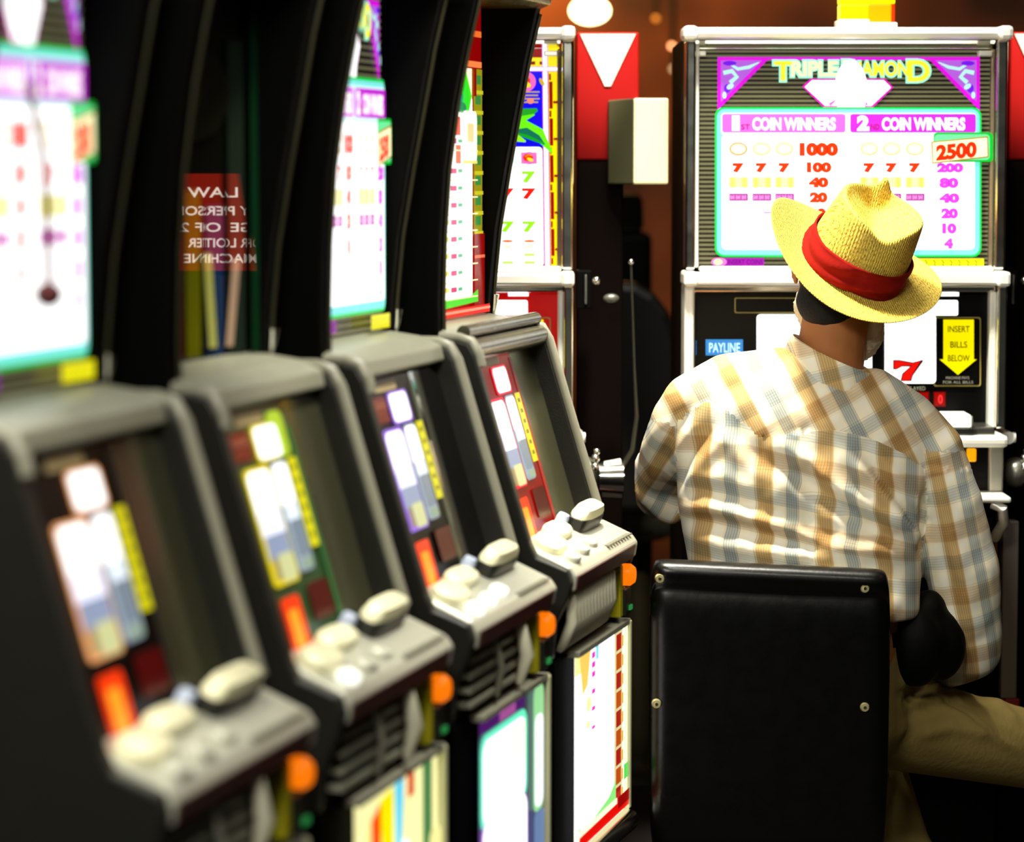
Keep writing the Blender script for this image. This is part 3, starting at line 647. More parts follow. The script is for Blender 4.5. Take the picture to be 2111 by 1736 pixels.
# dark cabinets of the bank behind
for px0, px1, top, Yc, lab in ((1195, 1345, 400, 7.6, 'black machine back seen in the gap left of the seated player'),):
    v0, v1 = P(px0, top, Yc), P(px1, top, Yc)
    r = empty('machine_cabinet', ((v0.x+v1.x)/2, Yc+.2, 0), lab, 'cabinet')
    hw = (v1.x-v0.x)/2
    b = MB(); b.box(-hw, hw, -.2, .2, 0, v0.z-.10, SIDE); b.build('body', r, bevel=.02)
    b = MB(); b.prism([(-.2, v0.z-.10), (-.1, v0.z), (.2, v0.z), (.2, v0.z-.10)], -hw+.02, hw-.02, SIDE); b.build('sloped_top', r, bevel=.02)

# ceiling lamps in the distance
def hang_lamp(px, py, Y, rx, rz, c, s, lab, cat='lamp', grp=None):
    v = P(px, py, Y); r = empty('ceiling_lamp', (v.x, v.y, v.z), lab, cat, group=grp)
    b = MB(); b.ball((0, 0, 0), (rx, rx, rz), mat('lamp_%s_%d' % (c, int(s*10)), c, .4, em=c, es=s), 20, 12); b.build('lamp_shade', r, smooth=True)
    b = MB(); b.tube([(0, 0, rz*.9), (0, 0, 3.2-v.z)], .008, DARKM, 6); b.build('cord', r)
hang_lamp(1216, 22, 9.0, .060, .040, 'fff4b0', 9, 'bright white glowing lamp in the distance at the top, left of the red column')
for i, (px, py, c, s) in enumerate(((1386, 95, 'd88858', 9), (1388, 142, '98805c', 4), (1352, 38, 'b06820', 3.2))):
    hang_lamp(px, py, 10.2, .010, .010, c, s, ['small blurred orange light beside the corner of the diamond machine', 'small dim grey light below the blurred orange one', 'small faint amber light near the top, right of the bright lamp'][i], 'light')

def struct(name, b, **k):
    o = b.build(name, None, **k); o['kind'] = 'structure'; return o
wallm = mat('brown_wood_wall', '7a3c14', .7, noise=3, bump=(6, .3))
nt = wallm.node_tree; pb = nt.nodes['Principled BSDF']
nn = nt.nodes.new('ShaderNodeTexNoise'); nn.inputs['Scale'].default_value = 1.6; cr = nt.nodes.new('ShaderNodeValToRGB')
cr.color_ramp.elements[0].position = .35; cr.color_ramp.elements[1].position = .7
cr.color_ramp.elements[0].color = (*lin('3c1c08'), 1); cr.color_ramp.elements[1].color = (*lin('9a5420'), 1)
nt.links.new([n for n in nt.nodes if n.type == 'TEX_COORD'][0].outputs['Object'], nn.inputs['Vector']); nt.links.new(nn.outputs['Fac'], cr.inputs['Fac']); nt.links.new(cr.outputs[0], pb.inputs['Base Color'])
b = MB(); b.box(-4, 5, 10.6, 10.75, 0, 3.3, wallm); struct('wall_back', b)
dkw = mat('dark_wall', '1c1410', .8)
b = MB(); b.box(-2.3, -2.15, -1.5, 10.6, 0, 3.3, dkw); struct('wall_left', b)
b = MB(); b.box(4.85, 5.0, -1.5, 10.6, 0, 3.3, dkw); struct('wall_right', b)
b = MB(); b.box(-4, 5, -1.5, 10.6, -.1, 0, mat('dark_carpet', '140c0a', .95, bump=(200, .5))); struct('floor', b)
b = MB(); b.box(-4, 5, -1.5, 10.75, 3.3, 3.4, mat('dark_ceiling', '241a12', .9)); struct('ceiling', b)

# red notice standing out of frame, read backwards in the unlit pay glass
def notice():
    gp = P0-rv*PITCH*2+nv*(-.256)-rv*.036; gp.z = 0      # a point of the unlit glass plane
    gn = (nv*(WD-.07)-rv*TILT).normalized()
    Yv = 5.6
    def mirror(px, py):
        v = P(px, py, Yv); d = (Vector((v.x, v.y, 0))-Vector((gp.x, gp.y, 0))).dot(gn)
        return v-gn*2*d
    c = mirror(452, 455)
    r = empty('notice_stand', (c.x, c.y, 0), 'red age-limit notice on a stand, seen mirrored in the unlit pay glass', 'sign')
    wr = Vector((mirror(560, 455)-mirror(340, 455))); 
    a = Art(lambda x, y, k: mirror(x, y)-r.location+(Vector((gp.x-c.x, gp.y-c.y, 0)).normalized())*.001*k)
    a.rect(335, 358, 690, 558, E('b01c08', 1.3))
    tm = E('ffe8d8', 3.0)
    for t, x0, x1, y, h in (('NEVADA LAW', 384, 671, 386, 21), ('ANY PERSON', 352, 556, 425, 19), ('THE AGE OF 21', 353, 631, 459, 19), ('OR LOITER', 384, 526, 491, 19), ('SLOT MACHINE', 376, 601, 523, 19)):
        a.n = 2; a.text(t, x0, y, x1, y+h, tm, .01, flip=True)
    a.mb.build('notice_sheet', r)
    away = -(Vector((gp.x-c.x, gp.y-c.y, 0)).normalized())*.012; cs = [mirror(x, y)-r.location for x, y in ((335, 558), (690, 558))]; ct = [mirror(x, y)-r.location for x, y in ((335, 358), (690, 358))]
    b = MB(); b.hexa([cs[0], cs[1], cs[1]+away, cs[0]+away, ct[0], ct[1], ct[1]+away, ct[0]+away], DARKM); b.build('backing_board', r)
    b = MB(); z0 = mirror(452, 558).z
    b.tube([(0, 0, .02), (0, 0, z0-.01)], .015, DARKM); b.tube([(0, 0, 0), (0, 0, .02)], .15, DARKM, 20); b.build('pole', r)
notice()
# ------------------------------------------------------------------ seated player
def voxel(mb, size, smooth=4, keep=.5):
    me = bpy.data.meshes.new('tmp'); me.from_pydata(mb.v, [], mb.f); me.update()
    bm = bmesh.new(); bm.from_mesh(me); bmesh.ops.remove_doubles(bm, verts=bm.verts, dist=1e-6); bmesh.ops.recalc_face_normals(bm, faces=bm.faces); bm.to_mesh(me); bm.free()
    ob = bpy.data.objects.new('tmp', me); COL.objects.link(ob)
    md = ob.modifiers.new('r', 'REMESH'); md.mode = 'VOXEL'; md.voxel_size = size; md.adaptivity = 0
    dg = bpy.context.evaluated_depsgraph_get(); dg.update()
    out = bpy.data.meshes.new_from_object(ob.evaluated_get(dg)); bpy.data.objects.remove(ob); bpy.data.meshes.remove(me)
    n = len(out.vertices); co_ = np.empty(n*3); out.vertices.foreach_get('co', co_); co_ = co_.reshape(-1, 3)
    ed = np.empty(len(out.edges)*2, dtype=np.int64); out.edges.foreach_get('vertices', ed); ed = ed.reshape(-1, 2)
    deg = np.bincount(ed.ravel(), minlength=n).astype(float)
    for _ in range(smooth):
        acc = np.zeros_like(co_); np.add.at(acc, ed[:, 0], co_[ed[:, 1]]); np.add.at(acc, ed[:, 1], co_[ed[:, 0]])
        co_ = co_*(1-keep)+acc/deg[:, None]*keep
    out.vertices.foreach_set('co', co_.ravel()); out.update()
    return out, co_
def normals(me):
    n = len(me.vertices); a = np.empty(n*3); me.vertex_normals.foreach_get('vector', a); return a.reshape(-1, 3)
def finish(me, name, co_, m, parent, off):
    me.vertices.foreach_set('co', (co_-np.array(off)).ravel()); me.materials.clear(); me.materials.append(m)
    me.polygons.foreach_set('use_smooth', [True]*len(me.polygons)); me.polygons.foreach_set('material_index', [0]*len(me.polygons)); me.update(); me.name = name
    o = bpy.data.objects.new(name, me); COL.objects.link(o); o.parent = parent; return o
def chain(mb, pts, m, step=.3):
    """overlapping balls along a bone; pts = [(Vector, radius), ...]"""
    for (a, ra), (b_, rb) in zip(pts, pts[1:]):
        L = (b_-a).length; k = max(1, int(L/(min(ra, rb)*step)))
        for i in range(k+1):
            t = i/k; mb.ball(a.lerp(b_, t), ra+(rb-ra)*t, m, 14, 8)
def hand(mb, wrist, fwd, up, side, s=1.0, curl=.5, m=None):
    """palm, four jointed fingers and a thumb; fwd along the hand, up = back of hand, side = thumb side"""
    fwd, up, side = fwd.normalized(), up.normalized(), side.normalized()
    for t in (0.012, .03, .05, .07):
        for w_ in (-.026, -.009, .009, .026): mb.ball(wrist+fwd*t*s+side*w_*s*(.75+t*3.2), .0135*s, m, 10, 6)
    for i, (w_, L) in enumerate(((.030, .070), (.010, .078), (-.010, .073), (-.029, .058))):
        p = wrist+fwd*.082*s+side*w_*s; d = fwd.copy(); pts = [(p-fwd*.015*s, .0092*s)]
        for j, f in enumerate((.45, .32, .23)):
            c = curl*(.45+.35*j+.05*i); d = (d*math.cos(c)-up*math.sin(c)).normalized()
            p = p+d*L*f*s; pts.append((p.copy(), (.0086-.0008*j)*s))
        chain(mb, pts, m, .5)
    p = wrist+fwd*.02*s+side*.03*s; pts = [(p, .012*s)]
    d = (fwd*.75+side*.7-up*.15).normalized(); p = p+d*.032*s; pts.append((p.copy(), .0105*s))
    d = (fwd+side*.15-up*.3).normalized(); p = p+d*.030*s; pts.append((p.copy(), .0095*s)); p = p+d*.022*s; pts.append((p.copy(), .008*s))
    chain(mb, pts, m, .4)

SEAT = P(1640, 1500, 5.1)
root = empty('person', (SEAT.x, SEAT.y, .0), 'seated person seen from behind in a straw hat, plaid shirt and khaki trousers', 'person')
OFF = Vector((SEAT.x, SEAT.y, 0))
skin = mat('skin', 'b07040', .55, bump=(180, .12)); dummy = skin
# --- torso rings (py, left px, right px, y centre, half depth, z tilt)
TOR = [(742, 1610, 1800, 5.13, .060), (772, 1530, 1842, 5.13, .085), (808, 1450, 1885, 5.13, .105), (850, 1415, 1915, 5.13, .118), (900, 1398, 1930, 5.13, .126), (960, 1393, 1930, 5.13, .130),
       (1020, 1396, 1918, 5.13, .131), (1080, 1404, 1908, 5.13, .130), (1140, 1415, 1902, 5.12, .130), (1200, 1425, 1896, 5.11, .132), (1280, 1432, 1890, 5.10, .136), (1360, 1428, 1890, 5.10, .140), (1430, 1440, 1880, 5.10, .135)]
def torso_rings(shr=0.0, rows=TOR, n=40):
    rings = []
    for py, l, r, yc, hd in rows:
        a = P(l, py, yc); b_ = P(r, py, yc); cxx = (a.x+b_.x)/2; hw = (b_.x-a.x)/2-shr; zz = a.z
        ring = []
        for k in range(n):
            t = 2*PI*k/n; c, s_ = math.cos(t), math.sin(t); e = 2/2.5
            x = math.copysign(abs(c)**e, c)*hw; y = math.copysign(abs(s_)**e, s_)*(hd-shr)
            # back curve and spine hollow
            if y < 0: y += .014*math.exp(-(x/.03)**2)*(1 if py > 850 else .3)
            zt = -.05*(x/.2) if py < 800 else -.05*(x/.2)*max(0, (1000-py)/200)
            ring.append((cxx+x, yc+y, zz+zt*(1 if py < 1000 else 0)))
        rings.append(ring)
    return rings
RS, RE, RH = P(1925, 925, 5.12), P(2008, 1335, 5.17), P(1800, 1440, 5.46)
LS, LE, LH = P(1425, 850, 5.13), P(1362, 1015, 5.32), P(1540, 905, 5.38)
NB, NT = P(1705, 760, 5.13), P(1722, 660, 5.11)
HC = P(1732, 590, 5.13)

# --- body: one continuous skin surface
bd = MB()
bd.loft([r for r in torso_rings(.030)], skin)
chain(bd, [(NB-Vector((0, 0, .02)), .064), (NT, .060), (HC, .064)], skin)
yaw = math.radians(-28)
HR = Matrix.Rotation(math.radians(16), 3, 'Y') @ Matrix.Rotation(math.radians(14), 3, 'X') @ Matrix.Rotation(yaw, 3, 'Z')
def hp(x, y, z): return HC+HR @ Vector((x, y, z))       # head frame: +y = face
bd.ball(hp(0, -.010, .026), (.074, .090, .080), skin, 28, 18, HR)
bd.ball(hp(0, .022, -.035), (.060, .070, .074), skin, 24, 14, HR)
bd.ball(hp(0, .050, -.078), (.034, .034, .026), skin, 16, 10, HR)
chain(bd, [(hp(0, .094, .018), .008), (hp(0, .106, -.008), .011), (hp(0, .104, -.020), .013)], skin, .4)      # nose
for s_ in (-1, 1):
    bd.ball(hp(s_*.030, .082, .034), (.022, .010, .007), skin, 12, 8, HR)        # brow
    bd.ball(hp(s_*.040, .070, -.008), (.020, .018, .016), skin, 12, 8, HR)       # cheek
    chain(bd, [(hp(s_*.078, -.012, .022), .008), (hp(s_*.086, -.016, .008), .009), (hp(s_*.084, -.010, -.012), .008), (hp(s_*.079, -.004, -.024), .007)], skin, .3)   # ear
bd.ball(hp(0, .090, -.046), (.022, .010, .005), skin, 12, 8, HR); bd.ball(hp(0, .087, -.056), (.019, .010, .006), skin, 12, 8, HR)   # lips
for S_, E_, H_ in ((RS, RE, RH), (LS, LE, LH)):
    chain(bd, [(S_, .044), (E_, .038)], skin); chain(bd, [(E_, .040), (E_.lerp(H_, .35), .042), (H_, .027)], skin)
hand(bd, RH, Vector((-.75, .5, -.35)), Vector((-.2, -.2, 1)), Vector((.3, .9, 0)), 1, .45, skin)
hand(bd, LH, Vector((.45, .85, -.15)), Vector((.05, .1, 1)), Vector((.85, -.45, 0)), 1, .40, skin)
# legs
RHip, RKnee, RAnk = P(1760, 1470, 5.13), P(2190, 1560, 5.42), P(2200, 1980, 5.42)
LHip, LKnee, LAnk = P(1530, 1490, 5.13), P(1800, 1610, 5.44), P(1905, 1960, 5.36)
for a_, k_, n_ in ((RHip, RKnee, RAnk), (LHip, LKnee, LAnk)):
    n_.z = .115
    chain(bd, [(a_, .078), (k_, .052)], skin); chain(bd, [(k_, .050), (k_.lerp(n_, .3), .050), (n_, .034)], skin)
    chain(bd, [(n_, .034), (n_+Vector((0, .02, -.04)), .034), (n_+Vector((0, .11, -.055)), .030), (n_+Vector((0, .16, -.06)), .024)], skin)
me, cc = voxel(bd, .0055, 5)
HB = P(1758, 548, 5.12)                                # centre of the hat's crown base
HM = Matrix.Rotation(math.radians(23.5), 3, 'Y') @ Matrix.Rotation(math.radians(27), 3, 'X')
def inside_hat(c, lim):                                # keep head and hair within the crown
    q = (c-np.array(HB))@np.array(HM); r = np.hypot(q[:, 0]/.091, q[:, 1]/.104); k = (q[:, 2] > -.02) & (q[:, 2] < .2)
    s = np.where(k & (r > lim), lim/np.maximum(r, 1e-6), 1.0); q[:, 0] *= s; q[:, 1] *= s; q[:, 2] = np.where(k, np.minimum(q[:, 2], .066), q[:, 2])
    return q@np.array(HM).T+np.array(HB)
cc = inside_hat(cc, .84)
body = finish(me, 'body', cc, skin, root, OFF)
# eyes
for s_ in (-1, 1):
    b = MB(); b.ball(hp(s_*.030, .079, .018), .0115, mat('eye_white', 'e8e4dc', .2), 14, 10, HR); b.ball(hp(s_*.030, .0875, .018), (.0052, .004, .0052), mat('iris', '3a2412', .2), 10, 8, HR); b.build('eye', root, smooth=True, off=OFF)
# hair and beard
hair = mat('dark_hair', '0c0805', .75, bump=(260, .8))
b = MB(); b.ball(hp(0, -.014, .026), (.076, .089, .066), hair, 28, 18, HR); b.ball(hp(.006, -.040, -.028), (.060, .058, .046), hair, 20, 12, HR); b.ball(hp(.026, -.045, -.058), (.040, .036, .034), hair, 20, 12, HR)
me, cc = voxel(b, .006, 3)
fr = (cc-np.array(HC))@np.array(HR)
k = np.clip((fr[:, 1]-.045)/.02, 0, 1)*np.clip((.05-fr[:, 2])/.03, 0, 1)      # keep the face bare
cc = cc-(np.array([HR @ Vector((0, 1, 0))])*(.05*k)[:, None])
cc = inside_hat(cc, .90)
finish(me, 'hair', cc, hair, root, OFF)
brd = mat('grey_beard', 'e8dcc0', .8, bump=(320, .8))
b = MB()
for s_ in (-1, 1):
    w_ = 1 if s_ > 0 else .55
    chain(b, [(hp(s_*.072, .018, -.030), .014*w_), (hp(s_*.070, .028, -.070), .027*w_), (hp(s_*.055, .045, -.095), .030*w_)], brd)
for s_ in (-1, 1): chain(b, [(hp(s_*.068, .020, -.020), .012), (hp(s_*.060, .045, -.056), .019), (hp(s_*.030, .070, -.084), .024)], brd)
chain(b, [(hp(-.03, .072, -.084), .022), (hp(.03, .072, -.084), .022)], brd); b.ball(hp(0, .066, -.100), (.036, .03, .026), brd, 16, 10, HR); chain(b, [(hp(-.024, .092, -.036), .006), (hp(.024, .092, -.036), .006)], brd)
me, cc = voxel(b, .005, 2); cc = cc+np.random.normal(0, .0011, cc.shape); finish(me, 'beard', cc, brd, root, OFF)

# --- shirt
def plaid_mat(attr='plaid'):
    m = bpy.data.materials.new('plaid_cotton'); m.use_nodes = True; nt = m.node_tree; L = nt.links; N = nt.nodes
    b = N['Principled BSDF']; b.inputs['Roughness'].default_value = .85; b.inputs['Specular IOR Level'].default_value = .15
    at = N.new('ShaderNodeAttribute'); at.attribute_name = attr; sp = N.new('ShaderNodeSeparateXYZ'); L.new(at.outputs['Vector'], sp.inputs[0])
    def math_(op, a, v=None, c=None):
        n = N.new('ShaderNodeMath'); n.operation = op
        for i, q in enumerate((a, v, c)):
            if q is None: continue
            if isinstance(q, (int, float)): n.inputs[i].default_value = q
            else: L.new(q, n.inputs[i])
        return n.outputs[0]
    cream, tan, blue, pale = lin('fff6de'), lin('ceab74'), lin('bac2c2'), lin('fffdf4')
    def warp(src, period, thin):
        f = math_('FRACT', math_('DIVIDE', src, period))
        r = N.new('ShaderNodeValToRGB'); e = r.color_ramp.elements; L.new(f, r.inputs['Fac'])
        stops = [(0, cream), (.06, tan), (.28, tan), (.31, cream), (.37, pale), (.50, cream), (.53, blue), (.70, blue), (.74, cream), (.96, pale)]
        e[0].position = 0; e[0].color = (*cream, 1); e[1].position = .99; e[1].color = (*cream, 1)
        for p_, c in stops[1:]: q = e.new(p_); q.color = (*c, 1)
        # fine yarns
        s = math_('SINE', math_('MULTIPLY', src, 2*PI/thin)); s = math_('GREATER_THAN', s, .72)
        g = math_('GREATER_THAN', math_('SINE', math_('MULTIPLY', src, 2*PI/period*2)), -.1)
        mx = N.new('ShaderNodeMix'); mx.data_type = 'RGBA'; mx.inputs[7].default_value = (*lin('6e6a58'), 1)
        L.new(math_('MULTIPLY', math_('MULTIPLY', s, g), .55), mx.inputs[0]); L.new(r.outputs[0], mx.inputs[6]); return mx.outputs[2]
    a = warp(sp.outputs[0], .105, .0042); c = warp(sp.outputs[1], .118, .0048)
    mx = N.new('ShaderNodeMix'); mx.data_type = 'RGBA'; mx.blend_type = 'MULTIPLY'; mx.inputs[0].default_value = .66
    L.new(a, mx.inputs[6]); L.new(c, mx.inputs[7])
    g = N.new('ShaderNodeGamma'); g.inputs[1].default_value = .9; L.new(mx.outputs[2], g.inputs[0]); L.new(g.outputs[0], b.inputs['Base Color'])
    bp = N.new('ShaderNodeBump'); bp.inputs['Strength'].default_value = .35; bp.inputs['Distance'].default_value = .0015
    nz = N.new('ShaderNodeTexNoise'); nz.inputs['Scale'].default_value = 45; nz.inputs['Detail'].default_value = 6; tc = N.new('ShaderNodeTexCoord'); L.new(tc.outputs['Object'], nz.inputs[0]); L.new(nz.outputs[0], bp.inputs['Height']); L.new(bp.outputs[0], b.inputs['Normal'])
    return m
PL = plaid_mat()
sh = MB(); sh.loft(torso_rings(0, TOR[:-3]+[(1268, 1430, 1892, 5.10, .138)]), PL)
# shoulder slopes
chain(sh, [(P(1610, 775, 5.12), .052), (P(1500, 795, 5.12), .058), (P(1432, 838, 5.13), .062), (P(1408, 880, 5.15), .062)], PL)
chain(sh, [(P(1800, 815, 5.12), .050), (P(1870, 870, 5.12), .056), (P(1915, 935, 5.12), .064)], PL)
# right sleeve, long, pushed up above the wrist
RC = RE.lerp(RH, .30)
chain(sh, [(P(1915, 935, 5.12), .064), (P(1950, 1040, 5.12), .066), (P(1985, 1180, 5.13), .068), (P(1996, 1290, 5.15), .062), (P(2010, 1345, 5.17), .048), (RC, .048)], PL)
# left sleeve reaching forward, baggy at the elbow
chain(sh, [(P(1412, 870, 5.14), .062), (P(1385, 930, 5.20), .058), (P(1358, 985, 5.28), .046), (P(1362, 1020, 5.32), .048), (P(1450, 1015, 5.40), .042)], PL)
chain(sh, [(P(1341, 955, 5.27), .030), (P(1346, 1010, 5.27), .034), (P(1380, 1050, 5.28), .030)], PL)
me, cc = voxel(sh, .0062, 6)
nm = normals(me)
def ppx(c):
    d = c-np.array([0, 0, H]); zc = d[:, 1]*math.cos(TH)-d[:, 2]*math.sin(TH); up = d[:, 1]*math.sin(TH)+d[:, 2]*math.cos(TH)
    return CX+F*d[:, 0]/zc, CY-F*up/zc
px, py = ppx(cc)
front = np.clip(-nm[:, 1]*3+.3, 0, 1)
def dist(poly):
    best = np.full(len(px), 1e9); side = np.zeros(len(px)); tt = np.zeros(len(px)); tot = sum(math.dist(a, b_) for a, b_ in zip(poly, poly[1:])); acc = 0
    for (x0, y0), (x1, y1) in zip(poly, poly[1:]):
        L = math.dist((x0, y0), (x1, y1)); ux, uy = (x1-x0)/L, (y1-y0)/L
        t = np.clip((px-x0)*ux+(py-y0)*uy, 0, L); dx_ = px-(x0+ux*t); dy_ = py-(y0+uy*t); d = np.hypot(dx_, dy_); sg = np.sign(ux*dy_-uy*dx_)
        k = d < best; best[k] = d[k]; side[k] = sg[k]; tt[k] = (acc+t[k])/tot; acc += L
    return best, side, tt
disp = np.zeros(len(px))
FOLDS = [  # polyline, width px, height m (negative = trough), taper
 ([(1590, 905), (1690, 975), (1790, 1045), (1905, 1135)], 15, .014), ([(1590, 930), (1680, 1005), (1780, 1075), (1890, 1140)], 17, -.012),
 ([(1735, 925), (1790, 985), (1845, 1055), (1895, 1115)], 12, .013), ([(1765, 915), (1820, 985), (1870, 1050), (1902, 1100)], 13, -.010), ([(1790, 920), (1850, 990), (1900, 1070)], 10, .008),
 ([(1396, 1045), (1480, 1050), (1600, 1085), (1700, 1125), (1900, 1148)], 12, .013), ([(1400, 1068), (1500, 1080), (1620, 1112), (1740, 1145)], 13, -.011), ([(1410, 1100), (1500, 1125), (1620, 1140), (1760, 1150)], 12, .010),
 ([(1600, 985), (1700, 1060), (1800, 1110), (1890, 1140)], 10, .007), ([(1400, 1010), (1480, 1015), (1560, 1045), (1640, 1080)], 12, -.008), ([(1410, 985), (1500, 985), (1570, 1015)], 11, .007),
 ([(1500, 855), (1545, 925), (1600, 975)], 15, -.010), ([(1470, 870), (1530, 945), (1590, 1000)], 14, .008),
 ([(1455, 845), (1405, 920), (1385, 1000)], 11, .010), ([(1485, 870), (1425, 930), (1395, 1010)], 11, -.011), ([(1500, 900), (1445, 955), (1398, 1030)], 10, .009), ([(1430, 830), (1385, 900), (1370, 960)], 9, -.008),
 ([(1350, 880), (1340, 950), (1355, 1020)], 9, .006), ([(1375, 900), (1362, 970), (1380, 1050)], 9, -.008), ([(1395, 930), (1380, 990), (1400, 1060)], 7, .007), ([(1320, 930), (1325, 980), (1315, 1020)], 7, -.005),
 ([(1903, 1020), (1908, 1080), (1898, 1150)], 10, -.022), ([(1880, 1010), (1893, 1080), (1893, 1130)], 9, .010), ([(1700, 975), (1745, 1000), (1800, 1010)], 12, -.006),
 ([(1925, 960), (1950, 1080), (1985, 1190)], 10, .007), ([(1950, 950), (1990, 1080), (2020, 1200)], 10, -.006), ([(1930, 1100), (1960, 1200), (1975, 1290)], 12, -.008), ([(1960, 1120), (1995, 1220), (2000, 1310)], 11, .008),
 ([(2040, 1180), (2000, 1210), (1950, 1215)], 10, -.006), ([(2050, 1270), (2000, 1290), (1950, 1280)], 10, .007), ([(2050, 1310), (2000, 1330), (1960, 1320)], 9, -.007),
 ([(1600, 760), (1680, 790), (1750, 830)], 12, .005), ([(1640, 740), (1720, 775), (1770, 820)], 9, -.006), ([(1420, 1150), (1600, 1170), (1880, 1175)], 12, -.006), ([(1430, 1200), (1650, 1215), (1880, 1190)], 12, .006)]
for fi, (poly, w_, h_) in enumerate(FOLDS):
    d, sd, tt = dist(poly); disp += h_*(1.05 if fi < 7 else .7)*np.exp(-(d/(w_*1.15))**2)*np.clip(np.minimum(tt, 1-tt)*5, 0, 1)**.7
YOKE = [(1375, 890), (1420, 850), (1456, 828), (1501, 846), (1567, 901), (1605, 901), (1629, 892), (1726, 887), (1796, 904), (1865, 936), (1906, 967)]
SLV = [(1906, 967), (1914, 1040), (1905, 1100)]
for ln in (YOKE, SLV):
    d, sd, tt = dist(ln); disp += -.0018*np.exp(-(d/6)**2)
disp = np.where(px < 1440, np.clip(disp, -.009, .02), np.clip(disp, -.016, .02))
ed_ = np.empty(len(me.edges)*2, dtype=np.int64); me.edges.foreach_get('vertices', ed_); ed_ = ed_.reshape(-1, 2); dg_ = np.bincount(ed_.ravel(), minlength=len(disp))
for _ in range(4):                                     # let the folds run softly into each other
    ac = np.zeros_like(disp); np.add.at(ac, ed_[:, 0], disp[ed_[:, 1]]); np.add.at(ac, ed_[:, 1], disp[ed_[:, 0]]); disp = .5*disp+.5*ac/np.maximum(dg_, 1)
rngn = (np.sin(px*.045+py*.03)+np.sin(px*.02-py*.05+1.3)+np.sin(px*.09+py*.07))*.0007
cc = cc+nm*((disp+rngn)*front)[:, None]
# thread directions of the cloth panels; panel borders snapped to the seams
yx = np.array([p_[0] for p_ in YOKE]); yy = np.array([p_[1] for p_ in YOKE])
px, py = ppx(cc); yl = np.interp(px, yx, yy); M = 5.13/F
k = (np.abs(py-yl) < 4.2) & (front > .3) & (px > 1440); cc[k, 2] += (py-yl)[k]*M
px, py = ppx(cc); yl = np.interp(px, yx, yy)
x, y, zz = cc[:, 0], cc[:, 1], cc[:, 2]
pl = np.zeros_like(cc); pl[:, 0] = x+disp*.6; pl[:, 1] = zz+.18*x+disp*.5
a = math.radians(27); py_ = np.zeros_like(cc); py_[:, 0] = x*math.cos(a)+zz*math.sin(a); py_[:, 1] = -x*math.sin(a)+zz*math.cos(a)
def arm_coords(A, B):
    A, B = np.array(A), np.array(B); ax = (B-A)/np.linalg.norm(B-A); sd = np.cross(ax, [0, 1, 0]); sd /= np.linalg.norm(sd)
    r = cc-A; o_ = np.zeros_like(cc); o_[:, 0] = (r@sd)*1.15+.03; o_[:, 1] = r@ax; return o_
rlim = lambda py: np.interp(py, [880, 967, 1040, 1150, 1400], [1905, 1906, 1912, 1898, 1900]); llim = lambda py: np.interp(py, [860, 900, 1000, 1100], [1380, 1392, 1396, 1400])
sets = {'plaid': pl, 'plaid_yoke': py_, 'plaid_right': arm_coords(RS, P(1996, 1290, 5.15)), 'plaid_left': arm_coords(LS, P(1330, 1030, 5.2))}
for nme, arr in sets.items():
    at = me.attributes.new(nme, 'FLOAT_VECTOR', 'POINT'); at.data.foreach_set('vector', arr.ravel())
nl = len(me.loops); lv_ = np.empty(nl, dtype=np.int64); me.loops.foreach_get('vertex_index', lv_)
ls_ = np.empty(len(me.polygons), dtype=np.int64); me.polygons.foreach_get('loop_start', ls_); lt_ = np.empty(len(me.polygons), dtype=np.int64); me.polygons.foreach_get('loop_total', lt_)
fx = np.add.reduceat(px[lv_], ls_)/lt_; fy = np.add.reduceat(py[lv_], ls_)/lt_
mi = np.zeros(len(ls_), dtype=np.int64)
mi[fy < np.interp(fx, yx, yy)] = 1; mi[(fx > rlim(fy)) & (fy > 930)] = 2; mi[(fx < llim(fy)) & (fy > 870)] = 3
# cut the neck opening, the cuffs and the tail are closed by the body inside
shirt = finish(me, 'shirt', cc, PL, root, OFF)
for nme in ('plaid_yoke', 'plaid_right', 'plaid_left'): shirt.data.materials.append(plaid_mat(nme))
shirt.data.polygons.foreach_set('material_index', mi.tolist()); shirt.data.update()
# collar: standing band around the neck
b = MB(); rings_o = []
for k in range(33):
    t = 2*PI*k/32
    ox, oy = math.cos(t), math.sin(t)
    base = P(1706+ox*94, 772+ox*34-oy*6, 5.13); base.y = 5.125+oy*.084
    top = P(1712+ox*84, 728+ox*38-oy*8, 5.13); top.y = 5.120+oy*.075
    low = P(1702+ox*112, 800+ox*34-oy*6, 5.13); low.y = 5.130+oy*.098
    rings_o.append((low, base, top, top+(Vector((5e-3*-ox, 5e-3*-oy, 0))), base+Vector((-ox*.006, -oy*.006, 0))))
for k in range(32):
    for j in range(4):
        b.add([rings_o[k][j], rings_o[k+1][j], rings_o[k+1][j+1], rings_o[k][j+1]], [(0, 1, 2, 3)], PL)
cl = b.build('collar', shirt, smooth=True, off=OFF)
me = cl.data; at = me.attributes.new('plaid', 'FLOAT_VECTOR', 'POINT')
for i, v in enumerate(me.vertices): at.data[i].vector = (v.co.x*.9+v.co.z*.25, v.co.z*1.1-v.co.x*.3+.01, 0)
cl.location = (0, 0, 0)

